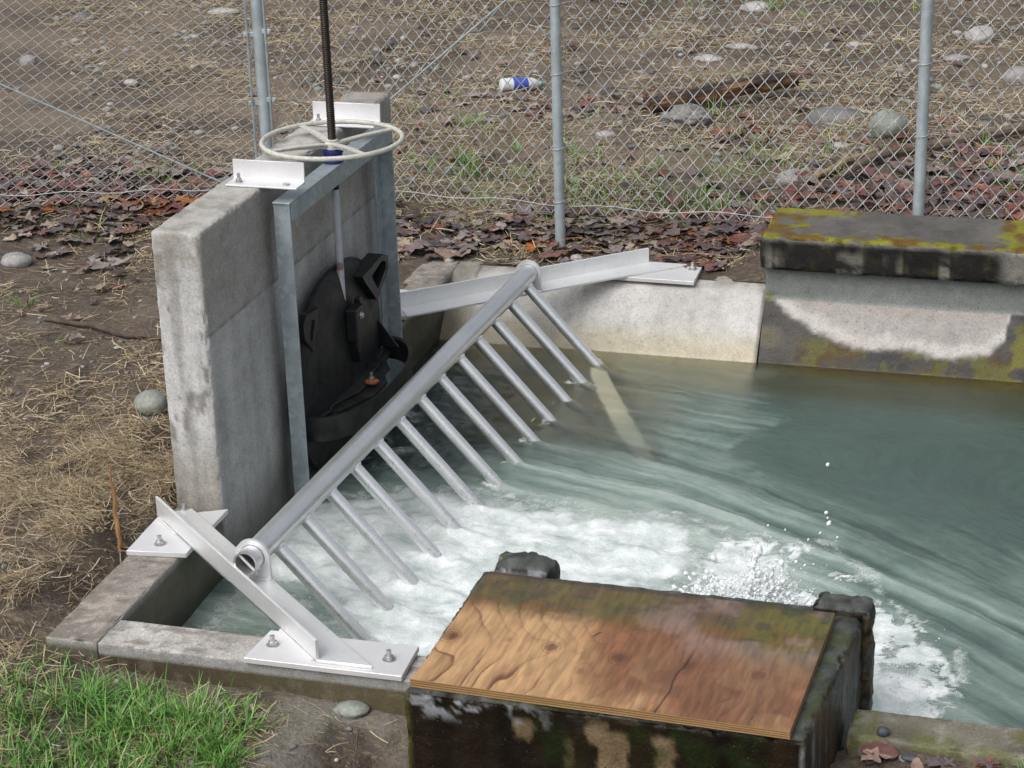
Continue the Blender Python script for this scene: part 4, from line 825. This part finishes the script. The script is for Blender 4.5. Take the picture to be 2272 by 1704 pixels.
# ------------------------------------------------------------------ water
wx = np.concatenate([np.arange(.16, 3.62, .0105), np.arange(3.66, 11, .08)]); wy = np.arange(.10, 4.02, .0105)
X, Y = np.meshgrid(wx, wy, indexing='ij'); nx, ny = X.shape; x, y = X.ravel(), Y.ravel(); P = np.stack([x, y, 0*x], 1)
u = x-1.5; g = lerp(1., .42, sst(2.5, 3.1, y)); psi = y+(.38*u+.12*u*u)*g          # stream lines fanning out of the gate
along = x*1.3-y*.4
wrp = .10*(fb2(x, y, 2.2, 3, 141)-.5)+.035*(fb2(x, y, 8, 3, 142)-.5)
def fs(kp, ka, oc, seed): return fbm(np.stack([(psi+wrp)*kp, along*ka, 0*x], 1), 1, oc, seed)
wob = fb2(x, y, 5, 4, 111)-.5; wob2 = fb2(x, y, 18, 4, 112)-.5
main = [(.05, 1.1), (.22, 1.5), (.28, 1.75), (.42, 2.02), (.69, 2.07), (.89, 2.14), (1.32, 2.04), (1.73, 2.03), (2.02, 1.90), (2.06, 1.66), (1.97, 1.40), (1.85, 1.0), (1.6, .3), (1.2, .2), (1.05, .55), (.86, .72), (.6, .98), (.36, 1.02)]
sd0 = polysd(x, y, main); sd = sd0+wob*.22+wob2*.08
foam = sst(.07, -.22, sd); foam = foam*(.56+.85*fb2(x, y, 4.6, 6, 113, .62))
foam = foam*lerp(1, .62, sst(1.75, 2.05, x+.2*wob)*sst(1.6, 1.2, y))
foam = np.maximum(foam, .62*sst(.10, -.10, polysd(x, y, [(.2, .35), (.2, 1.2), (.5, 1.1), (.9, .8), (1.05, .45), (.95, .25), (.5, .22)])+wob*.3)*fb2(x, y, 7, 4, 119))
foam = np.maximum(foam, .55*sst(.16, .0, np.abs(sd0+.02+wob*.2))*(y > 1.7)*fb2(x, y, 20, 3, 114)*1.3)
lacep = [(2.0, 1.95), (2.25, 1.99), (2.5, 1.95), (2.66, 1.8), (2.80, 1.58), (3.0, 1.38), (3.15, 1.05), (3.22, .6), (3.0, .2), (2.8, .2), (2.2, .3), (1.9, .9)]
ls = polysd(x, y, lacep)+wob*.12
q = P*A3([1, 1, 1])+np.stack([wob*.25, wob2*.2, 0*x], 1); rid = 1-np.abs(2*fbm(q, 5.5, 4, 115)-1); rid2 = 1-np.abs(2*fbm(q+7, 12, 3, 116)-1)
lace = sst(.05, -.22, ls)*(.40+sst(.72, .97, rid)*.75+sst(.76, .98, rid2)*.62)*sst(.20, .50, fb2(x, y, 3.2, 4, 117)+.04); edge = np.exp(-((ls+.03)/.05)**2)*sst(.42, .62, fb2(x, y, 6, 3, 118))*.5*(y > .9)
foam = np.maximum(foam, np.maximum(lace, edge)); boil = polysd(x, y, [(2.70, .1), (2.74, .92), (2.88, 1.0), (3.0, .97), (3.08, .82), (3.10, .60), (3.02, .40), (2.95, .2)])+wob*.12
foam = np.maximum(foam, sst(.08, -.16, boil)*(.62+.5*fb2(x, y, 11, 4, 120))); foam = np.maximum(foam, .75*np.exp(-((boil+.015)/.025)**2)*(x > 2.8)*sst(.35, .6, fb2(x, y, 14, 3, 121)))
foam = np.maximum(foam, .9*sst(.28, .05, np.hypot((x-2.40)/1.5, y-.62)+wob*.15)*(.5+.7*fb2(x, y, 9, 4, 122)))
gate = sst(1.25, .45, x+.25*wob)*sst(2.0, 2.35, y+.2*wob)                       # pool beside the gate: little foam, deep shade and reflections painted into its tone
lobby = sst(.55, .65, fb2(x, y, 9, 4, 123))*sst(.45, .60, fb2(x, y, 2.6, 3, 124))*gate; foam = np.maximum(foam, .42*lobby)
calm = sst(1.98, 2.10, x+.5*wob+.15*wob2)*sst(2.50, 2.72, psi*.55+y*.45+.25*wob)  # calm area: reflection of dark surroundings painted as a darker tone
str_ = fs(5.0, .55, 4, 125); str2 = fs(17, 1.0, 3, 126); str3 = fs(60, 2.0, 4, 127); strf = fs(34, .9, 4, 128)
aer_shade = .47+.40*(str_-.5)+.36*(str2-.5)+.34*(strf-.5)+.30*(str3-.5)+.25*(fb2(x, y, 6, 5, 143)-.5); aer_shade = aer_shade+.30*sst(.7, -.1, sd0)+.34*sst(.02, -.2, sd)-.02+.22*sst(.1, -.3, ls)
psw = psi; psi_ = psi+wrp*.6
dk = np.exp(-((psi_-2.42)/.04)**2)*sst(1.7, 2.3, x)+.7*np.exp(-((psi-2.23)/.03)**2)*sst(2.3, 2.8, x)+.50*np.exp(-((psi_-2.66)/.06)**2)*sst(1.45, 2.1, x); lt = .8*np.exp(-((psi-2.33)/.04)**2)*sst(1.3, 2.0, x)+.6*np.exp(-((psi-2.12)/.06)**2)*sst(2, 2.6, x)+.5*np.exp(-((psi-2.56)/.06)**2)*sst(1.5, 2.2, x)
aer_shade = aer_shade-.28*dk+.16*lt; aer_shade = lerp(aer_shade, .26+.14*(str_-.5)+.12*sst(3.1, 2.4, psi), calm); aer_shade = lerp(aer_shade, .03+.25*lobby, gate*.92); aer_shade = np.clip(aer_shade, 0, 1)
depth = np.interp(y, [3.3, 3.86, 4.06], [.63, .0, -.22]); olive = sst(1.8, 2.2, x)*sst(.75, .1, depth)*.0
clear = np.exp(-np.maximum(depth, 0)/1.2)*sst(.68, .26, depth+.15*wob)*1.1; stx = np.clip(((x-1.05)*.535+(y-3.74)*-1.08)/(.535**2+1.08**2), 0, 1); sdist = np.hypot(x-1.05-.535*stx, y-3.74+1.08*stx); clear = np.maximum(clear, .80*sst(2.3, 2.9, y)*sst(1.8, 1.25, x)*sst(.5, .8, x)); clear = np.maximum(clear, lerp(.98, .45, stx)*sst(.12, .045, sdist+.02*wob2)); clear = clear*(1-.75*sst(.5, .75, foam)); clear = np.minimum(clear, lerp(.96, .66, sst(.02, .2, depth)*sst(3.3, 3.5, y)*sst(.09, .14, sdist))); aer_shade = np.maximum(aer_shade, .50*sst(3.25, 3.6, y)*sst(1.95, 1.8, x)*sst(.4, .7, x)); clear = np.clip(clear*lerp(.85, 1.1, fs(12, .8, 3, 128)), 0, .96)
hgt = (fb2(x, y, 3.6, 3, 130)-.5)*.05*sst(.35, -.1, sd0)+(fb2(x, y, 8, 4, 131)-.5)*.055*np.clip(foam, 0, 1)+(fb2(x, y, 30, 3, 139)-.5)*.006*np.clip(foam, 0, 1)
hgt = hgt+.016*lt*(.4+1.2*fb2(x, y, 5, 3, 160))*(1-.6*calm)+(str_-.5)*.006*(1-calm)+.0035*(fb2(x, y, 34, 2, 161)-.5)*(1-calm)+.035*sst(.05, -.2, boil)*(.4+1.2*fb2(x, y, 9, 3, 162))+(str2-.5)*.0012*(1-.85*calm)+(str3-.5)*.0007*(1-.7*calm)+(fb2(x, y*1.6, 4, 4, 132)-.5)*.006+(fb2(x, y, 26, 3, 133)-.5)*.0022*(1-.5*calm)
chop = sst(.35, .6, gate); hgt = hgt+chop*((fb2(x, y, 7, 4, 134)-.5)*.05+(fb2(x, y, 22, 3, 135)-.5)*.018)
rk_ = np.exp(-((np.hypot((x-1.35)/.9, (y-3.0)/.5))**2)); hgt = hgt+rk_*((fs(11, 2.2, 4, 136)-.5)*.024)*(1-calm)
lp = np.exp(-(((x-1.9)/.35)**2+((psi-2.95)/.12)**2)); hgt = hgt+lp*(fb2(x, y*2.2, 13, 4, 137)-.5)*.03*(1-calm)
for k in range(13):          # each bar parts the water: a collar of foam and a pale trail down the current
    ye = .69+k*.2475; xe = .578+.14*(ye-.47)/3.33+.367-.02; pe = ye+(.38*(xe-1.5)+.12*(xe-1.5)**2)*(1 if ye < 2.5 else lerp(1., .42, sst(2.5, 3.1, ye)))
    rr_ = np.hypot(x-xe, y-ye); foam = np.maximum(foam, 0.62*sst(.075, .02, rr_+.10*wob2+.05*wob)*sst(.3, .62, fb2(x, y, 26, 3, 151))); hgt = hgt+.010*np.exp(-((rr_-.03)/.03)**2)
    tr_ = np.exp(-((psi-pe+.02*wob2)/(.022+.05*np.clip(x-xe, 0, 1)))**2)*sst(xe-.01, xe+.03, x)*np.exp(-np.clip(x-xe, 0, 9)/.42); aer_shade = np.clip(aer_shade+.42*tr_, 0, 1); hgt = hgt+.008*tr_; foam = np.maximum(foam, .40*tr_*fb2(x, y, 24, 3, 150))
hgt = hgt*sst(3.95, 3.7, y)+.012*sst(.4, .0, sd0)-.006*np.exp(-((psi_-2.42)/.06)**2)*sst(1.2, 1.9, x)
Vw = np.stack([x, y, WL+hgt], 1)
t = Mt('churning_water'); fo = t.attr('foam', 'Fac'); ae = t.attr('aer_shade', 'Fac'); cl = t.attr('clear', 'Fac'); ps = t.attr('psi', 'Fac'); al = t.attr('along', 'Fac')
fv = t.nd('ShaderNodeCombineXYZ', {0: ps, 1: al}).outputs[0]
n1 = t.noise(30, 8, .74, dist=.7); n2 = t.noise(150, 4, .75); nst = t.noise(1, 6, .7, vec=t.mp(fv, (26, 7, 1)), dist=.8); nst2 = t.noise(1, 4, .65, vec=t.mp(t.pos(), (42, 85, 42)), dist=.4)
thr = t.ma('ADD', fo, t.ma('MULTIPLY', t.ma('SUBTRACT', t.ma('ADD', t.ma('MULTIPLY', n1, .55), t.ma('MULTIPLY', n2, .45)), .5), 1.35))
mask = t.mr(thr, .25, .74, 0, 1, True)
body = t.ramp(ae, [(0, (.024, .036, .034)), (.3, (.076, .116, .103)), (.6, (.172, .234, .208)), (1, (.37, .44, .405))])
body = t.mix(1., body, t.ramp(nst, [(.3, (.86, .86, .86)), (.7, (1.12, 1.12, 1.12))]), 'MULTIPLY')
foamc = t.mix(t.mr(t.ma('ADD', t.ma('MULTIPLY', t.noise(8, 5, .65), .7), t.ma('MULTIPLY', n2, .3)), .36, .62), (.40, .48, .455), (.78, .81, .82)); colr = t.mix(mask, body, foamc)
h = t.ma('ADD', t.ma('MULTIPLY', nst, .55), t.ma('MULTIPLY', nst2, t.mr(ae, .15, .5, .08, .55))); h = t.ma('ADD', h, t.ma('MULTIPLY', t.ma('MULTIPLY', n1, fo), .6)); h = t.ma('ADD', h, t.ma('MULTIPLY', mask, .5))
nrm = t.bump(h, .55, .013)
t.set('Base Color', colr).set('Roughness', t.mr(mask, 0, 1, .07, .75)).set('IOR', 1.333).set('Specular IOR Level', .5).set('Normal', nrm)
rf = t.nd('ShaderNodeBsdfRefraction', {'Color': (.96, .94, .82), 'Roughness': .03, 'IOR': 1.333, 'Normal': nrm}); gl = t.nd('ShaderNodeBsdfGlossy', {'Color': (1, 1, 1), 'Roughness': .06, 'Normal': nrm}); fr = t.nd('ShaderNodeFresnel', {'IOR': 1.333, 'Normal': nrm})
m1 = t.nd('ShaderNodeMixShader', {0: fr.outputs[0], 1: rf.outputs[0], 2: gl.outputs[0]}); m2 = t.nd('ShaderNodeMixShader', {0: t.ma('MULTIPLY', cl, t.ma('SUBTRACT', 1, mask)), 1: t.b.outputs[0], 2: m1.outputs[0]})
t.t.links.new(m2.outputs[0], t.out.inputs[0]); M['water'] = t.m
wo = mkobj('water', np_mesh('water', Vw, grid(nx, ny), None, True, {'foam': foam, 'aer_shade': aer_shade, 'clear': clear, 'psi': psi, 'along': along}), M['water']); tag(wo, kind='structure')
b = MB(); b.box((5.5, 2.1, -.98), (11, 4.6, .1), None, 0); tag(b.build('channel_bed', m_simple('silt', (.10, .11, .09), .9)), kind='structure')

# splash thrown up behind the box
r = np.random.RandomState(77); S = MB()
SL = [blob(900+i, 1, (1, 1, 1), .28) for i in range(6)]
M['splash'] = m_simple('white_spray', (.84, .87, .88), .35, 0, .05, 30, 0)
def jet(x0, y0, z0, hx, hy, hz, r0, n=7, tip=.25):
    pts = []; rr = []
    for i in range(n):
        q = i/(n-1); pts.append((x0+hx*q+r.normal(0, .006)*q, y0+hy*q+r.normal(0, .006), z0+hz*(q-.15*q*q)/.85)); rr.append(max(.0022, r0*(1-q)**.8+tip*r0*q*(.5+.8*r.rand())))
    S.tube(pts, rr, 7)
def drop(c, s, e=1.25):
    V, F = SL[r.randint(6)] if s < .008 else blob(r.randint(999), 2, (1, 1, 1), .38, 1.6)
    dv = np.array(c)-np.array([2.42, .72, -.12])+r.normal(0, .06, 3); dv = dv/(np.linalg.norm(dv)+1e-6); V = V+np.outer(V @ dv, dv)*(e*e-1)*.8; S.add(V*s*.9+np.array(c), F)
def rope(x0, y0, z0, vx, vz, n, r0, r1):        # beads thrown along an arc
    for i in range(n):
        q = i/(n-1); drop((x0+vx*q+r.normal(0, .003), y0+r.normal(0, .006), z0+vz*(q-.2*q*q)/.8), (r0+(r1-r0)*q)*r.uniform(.7, 1.25), r.uniform(.9, 1.5))
for i in range(1500):
    q = r.beta(1.6, 1.6); cxx = 2.13+.50*q; k = np.exp(-((cxx-2.44)/.11)**2)+.35*np.exp(-((cxx-2.25)/.07)**2)
    drop((cxx, .68+.05*r.normal(), .02+(.03+.17*k)*r.rand()**1.5+.02*r.normal()), .002+.0065*r.rand()**2.5, r.uniform(.7, 1.9))
for (a, vx, h_) in ((2.40, -.01, .13), (2.43, .0, .19), (2.455, .005, .18), (2.47, .01, .20), (2.495, .02, .19), (2.36, -.03, .11), (2.53, .05, .10), (2.30, -.05, .09), (2.26, -.04, .08), (2.58, .05, .09)): rope(a, .69, .02, vx, h_, 34, .012, .0035)
rope(2.385, .70, .06, .04, .20, 15, .013, .009); drop((2.43, .70, .27), .014, 1.5)
DR = [(2.66, .62, .010), (2.66, .44, .010), (2.67, .40, .011), (2.665, .42, .005), (2.46, .37, .006), (2.27, .22, .014), (2.32, .26, .006), (2.51, .23, .015), (2.56, .24, .009), (2.24, .14, .013), (2.245, .165, .010), (2.35, .16, .007), (2.17, .15, .011), (2.20, .15, .009), (2.21, .10, .013), (2.27, .11, .012), (2.30, .125, .011), (2.59, .23, .006), (2.47, .21, .008), (2.485, .215, .007), (2.43, .27, .010), (2.415, .24, .008), (2.13, .09, .010), (2.52, .36, .005), (2.60, .33, .005), (2.64, .36, .005), (2.70, .35, .005)]
for (a, z_, s_) in DR: drop((a, .7, z_), s_*.78, r.uniform(1.0, 1.6))
for i in range(150): a = r.normal(2.42, .17); drop((a, .7+.06*r.normal(), .05+abs(r.normal(0, .11))), .0016+.003*r.rand()**2, 1)
for i in range(44): q = r.rand(); drop((2.905+.02*math.sin(q*7)+r.normal(0, .009), .66+r.normal(0, .01), -.22+.25*q), .002+.006*r.rand()**2, r.uniform(.8, 1.5))
for i in range(60): drop((2.9+.12*r.normal(), .75+.1*r.normal(), WL+.03+abs(r.normal(0, .09))), .0016+.003*r.rand()**2, 1)
for i in range(90): drop((r.uniform(.5, 1.5), r.uniform(.9, 2.0), WL+.02+abs(r.normal(0, .03))), .0015+.002*r.rand(), 1)
ml = [blob(950, 1, (1, 1, 1), .2)]; mn = 2600; q = r.beta(1.7, 1.7, mn); mx = 2.10+.56*q; k_ = np.exp(-((mx-2.44)/.12)**2)
mp_ = np.stack([mx, .69+.07*r.normal(size=mn), .0+(.05+.24*k_)*r.rand(mn)**1.4+.03*r.normal(size=mn)], 1); m2 = np.stack([r.uniform(2.70, 3.08, 700), r.uniform(.45, .95, 700), WL+.02+np.abs(r.normal(0, .05, 700))], 1); mp_ = np.concatenate([mp_, m2])
tag(instances('water_spray', ml, mp_, .0009+.0022*r.rand(len(mp_))**3, r.uniform(0, 6, len(mp_)), np.ones((len(mp_), 3)), M['splash']), 'fine white mist of drops around the splash', 'spray', kind='stuff')
tag(S.build('water_splash', M['splash'], None, 80), 'white spray and drops thrown up behind the plywood', 'splash', kind='stuff')

# ------------------------------------------------------------------ stones, wood, litter
def m_rock(name, c0, c1, sc=8):
    t = Mt(name); n = t.noise(sc, 6, .65, vec=t.obj()); f = t.noise(70, 4, .7, vec=t.obj()); c = t.ramp(n, [(.3, c0), (.7, c1)]); c = t.mix(1., c, t.ramp(f, [(.3, (.75, .75, .75)), (.7, (1.2, 1.2, 1.2))]), 'MULTIPLY')
    t.set('Base Color', c).set('Roughness', .62).set('Normal', t.bump(t.ma('ADD', n, f), .3, .008)); return t.m
RM = {'green': m_rock('greenish_stone', (.17, .19, .165), (.29, .31, .27)), 'grey': m_rock('grey_stone', (.20, .20, .195), (.36, .355, .345)), 'pale': m_rock('pale_stone', (.27, .265, .255), (.43, .42, .41)), 'dark': m_rock('dark_stone', (.10, .10, .10), (.20, .195, .185)), 'slate': m_rock('dark_slate', (.035, .045, .055), (.075, .085, .095)), 'clod': m_rock('dried_clod', (.13, .125, .12), (.25, .245, .235), 20), 'mauve': m_rock('mauve_stone', (.20, .185, .19), (.33, .31, .31))}
def rock(x, y, sx, sy, sz, mat, label, seed, rot=0, sink=.36, amp=.22, sc=1.1, zz=None, group='stones lying on the bare ground'):
    V, F = blob(seed, 4, (sx, sy, sz), amp, sc); o = mkobj('stone', np_mesh('stone', V, F), RM[mat]); o.rotation_euler = (0, 0, rot)
    o.location = (x, y, (float(gz(np.array([x]), np.array([y]))[0]) if zz is None else zz)+sz*(1-2*sink)); tag(o, label, 'stone', group); return o
rock(-.49, 1.93, .075, .065, .058, 'green', 'round greenish stone just left of the headwall foot', 1, 0, .10, .14)
rock(-2.16, 3.77, .085, .06, .05, 'grey', 'grey boulder below the red leaves at the left edge', 2, .2)
rock(1.80, 6.95, .19, .11, .085, 'dark', 'large flat dark stone behind the fence between the middle and right posts', 3, .1, .3)
rock(2.17, 6.43, .115, .085, .095, 'green', 'rounded grey-green boulder left of the right fence post', 4, .4, .25)
rock(1.74, 5.62, .085, .06, .055, 'grey', 'grey stone at the tip of the split branch', 5, .5)
rock(.87, 6.90, .15, .10, .085, 'clod', 'crumbly grey clod in front of the charred board', 6, .2, .25, .5, 3.5)
rock(.67, 10.45, .12, .08, .05, 'pale', 'pale flat stone at the top of the picture, right of the middle post', 7)
rock(2.45, 9.55, .115, .09, .07, 'pale', 'pale angular stone right of the right post, near the top', 8, .5, .2)
rock(.62, 8.78, .10, .06, .03, 'pale', 'flat pale slab lying above the charred board', 9, .1)
rock(2.80, 8.30, .095, .07, .065, 'mauve', 'bluish stone at the right edge of the picture', 10, .2, .2)
rock(-4.55, 9.25, .085, .05, .05, 'dark', 'dark stone in the top left, seen through the fence', 11)
rock(-3.48, 9.62, .13, .06, .03, 'pale', 'long whitish flat stone near the left fence post, at the top', 12, .1)
rock(-3.10, 7.16, .052, .035, .025, 'pale', 'small white pebble behind the left part of the fence', 13, 0, .2)
rock(.78, 9.15, .10, .05, .025, 'pale', 'thin white stone below the pale stone at the top', 14, .1)
rock(.43, 6.50, .06, .04, .03, 'pale', 'small pale stone just right of the middle post', 15, .2)
rock(-4.15, 7.64, .06, .05, .05, 'mauve', 'mauve stone near the left picture edge above the brace rod', 16, .3)
rock(.80, 4.40, .034, .03, .03, 'pale', 'small round white pebble at the foot of the middle post', 17, 0, .15, .15, group='stones lying on the bare ground')
rock(1.95, 6.02, .05, .035, .022, 'pale', 'small pale stone in front of the grey-green boulder', 18)
rock(2.35, 8.9, .09, .05, .03, 'mauve', 'flat mauve stone beneath the angular pale stone', 19, .2)
rock(1.6, 9.3, .06, .035, .03, 'pale', 'whitish pebble midway between the right post and the thin white stone', 20)
rock(-.95, 5.05, .05, .04, .04, 'pale', 'cream pebble in the leaves left of the left fence post', 21)
rock(1.27, -.27, .066, .058, .055, 'dark', 'wet brown stone in the puddle left of the dark box', 22, .3, .2, .2)
rock(1.16, -.03, .06, .04, .025, 'green', 'mossy flat stone lying between the curb and the puddle', 23, .3, .3)
rock(2.952, .03, .021, .018, .016, 'slate', 'small black stone sitting on the right curb', 24, .2, .1, .15, 1.1, -.004)
rock(3.05, -.05, .032, .018, .012, 'slate', 'blue-grey slate chip on the mud in front of the right curb', 25, -.2, .2, .3)
rock(.13, 4.36, .05, .04, .028, 'mauve', 'flat stone among the leaves behind the far low wall', 26, .4)
# charred board
def at(x, y, h=0): return Vector((x, y, float(gz(np.array([x]), np.array([y]))[0])+h))
def m_wood(name, c0, c1, sc=(3, 40, 40), lo=.3, hi=.7):
    t = Mt(name); n = t.noise(1, 5, .65, vec=t.mp(t.obj(), sc)); t.set('Base Color', t.ramp(n, [(lo, c0), (hi, c1)])).set('Roughness', .75).set('Normal', t.bump(n, .5, .006)); return t.m
def plank(name, p0, p1, w_, h_, mats, label, cat, tilt=0):
    d = (p1-p0); L = d.length; e = p0; n = 26; vs = []; rr = np.random.RandomState(9); b = MB(); prof = [(-.5, -.5), (.5, -.5), (.5, .35), (.35, .5), (-.4, .5), (-.5, .4)]
    for i in range(n):
        q = i/(n-1); k = 1-.35*max(0, (q-.8)/.2)*rr.rand(); 
        for (a, c) in prof: vs.append((q*L, a*w_*k+rr.normal(0, .003), c*h_*k+rr.normal(0, .003)+.02*math.sin(q*3)))
    m = len(prof); fs = [(i*m+j, i*m+(j+1) % m, (i+1)*m+(j+1) % m, (i+1)*m+j) for i in range(n-1) for j in range(m)]+[tuple(range(m)), tuple((n-1)*m+j for j in range(m-1, -1, -1))]
    b.add(vs, fs); o = b.build(name, mats, None, 40); o.location = p0; o.rotation_euler = (tilt, -math.asin(d.z/L), math.atan2(d.y, d.x)); return tag(o, label, cat)
plank('board', at(.58, 7.10, .055), at(1.42, 7.72, .12), .10, .085, m_wood('charred_wood', (.014, .010, .008), (.24, .12, .05), (3, 26, 26), .44, .66), 'charred brown board lying on the ground behind the fence', 'board', .25)
def branch(name, pts, rs, mat, label, cat='branch'):
    b = MB(); rr = np.random.RandomState(len(pts)); P = []; R_ = []
    for (p, q, ra, rb) in zip(pts[:-1], pts[1:], rs[:-1], rs[1:]):
        for k in range(5): s = k/5; P.append(Vector(p).lerp(Vector(q), s)+Vector(rr.normal(0, min(.004, ra*.3), 3))); R_.append((ra+(rb-ra)*s)*rr.uniform(.85, 1.12))
    P.append(Vector(pts[-1])); R_.append(rs[-1]); b.tube(P, R_, 9); return tag(b.build(name, mat), label, cat)
bark = m_wood('weathered_bark', (.07, .052, .038), (.20, .15, .10), (20, 20, 20)); pale = m_wood('split_wood', (.16, .11, .06), (.40, .29, .16), (12, 12, 12)); darkb = m_wood('wet_bark', (.03, .02, .016), (.11, .075, .06), (20, 20, 20))
branch('branch', [at(2.02, 5.12, .04), at(2.2, 5.55, .05), at(2.55, 6.1, .05), at(3.1, 6.75, .06)], [.018, .026, .030, .032], bark, 'long split branch lying behind the right fence post')
branch('branch', [at(1.87, 5.15, .03), at(2.05, 5.5, .04), at(2.2, 5.75, .05)], [.016, .024, .012], pale, 'short broken branch lying parallel to the long one left of the right post')
branch('stick', [at(-1.55, 2.93, .015), at(-1.3, 2.9, .02), at(-1.05, 2.83, .02), at(-.83, 2.80, .018)], [.010, .015, .016, .008], darkb, 'dark reddish stick lying in the straw left of the headwall', 'stick')
branch('stick', [at(2.0, 7.75, .01), at(2.08, 7.9, .05), at(2.05, 7.95, .16)], [.008, .009, .004], darkb, 'thin dark twig standing up right of the right post', 'stick')
branch('stick', [at(1.35, -.42, .03), at(1.27, -.33, .05), at(1.22, -.12, .03)], [.003, .0035, .0025], darkb, 'thin black twig bent over the puddle stone', 'stick')
branch('stake', [(-.085, .765, -.14), (-.088, .77, 0), (-.094, .78, .15), (-.100, .785, .31)], [.0085, .0095, .009, .003], m_wood('splintered_stake', (.15, .075, .04), (.46, .25, .10), (30, 30, 3)), 'splintered orange-brown stake stuck in the hay beside the low wall', 'stake')
# bottle
A, B = at(-.55, 7.545, .046), at(-.31, 7.74, .05); d = (B-A).normalized(); be = empty('plastic_bottle', A, 'empty crumpled plastic bottle with a blue label lying left of the middle post', 'bottle')
Mz = d.to_track_quat('Z', 'Y').to_matrix()*1.28; d = d*1.28; t = Mt('clear_plastic'); t.set('Base Color', (.72, .74, .76)).set('Roughness', .25).set('Alpha', .9).set('Normal', t.bump(t.noise(40, 2), .4, .01)); 
b = MB(); b.lathe(A, [(.020, 0), (.033, .004), (.036, .02), (.034, .03), (.036, .04), (.036, .15), (.034, .165), (.030, .19), (.018, .215), (.0125, .222), (.0125, .238)], 24, Mz); b.build('body', t.m, be)
b = MB(); b.lathe(A, [(.0368, .062), (.0372, .066), (.0372, .142), (.0368, .146)], 28, Mz); t = Mt('blue_label'); n = t.obj()
ox = t.nd('ShaderNodeSeparateXYZ', {0: t.mp(t.pos(), (1, 1, 1))}).outputs
t.set('Base Color', (.055, .09, .42)).set('Roughness', .35); lab = b.build('label', t.m, be)
wm = m_simple('white_print', (.8, .82, .86), .4, 0, .03, 20, 0)
for k in range(4):          # worn white lettering across the label
    b = MB(); a = -.95+.0*k; zz = .075+.018*k
    for (da, dz, wd, hg) in ((0, 0, .004, .013), (.22, .0045, .010, .004), (.22, -.0045, .010, .004)):
        cang = math.atan2(0, 1)
        up = Vector((0, 0, 1)); side = d.cross(up).normalized(); nrm = (up*math.cos(.75+da*.5)-side*math.sin(-.75-da*.5)*-1).normalized()
        c = A+d*(zz+dz*.4)+nrm*.0376*1.28; dn = d.normalized(); b.box(c, (wd*1.28, hg*1.28, .0012), Mx(dn, nrm.cross(dn), nrm), .0002)
    b.build('lettering', wm, lab)
b = MB(); b.lathe(A+d*.226, [(.0150, 0), (.0155, .002), (.0155, .013), (.013, .016)], 20, Mz); b.build('cap', m_simple('teal_cap', (.10, .25, .26), .4), be)
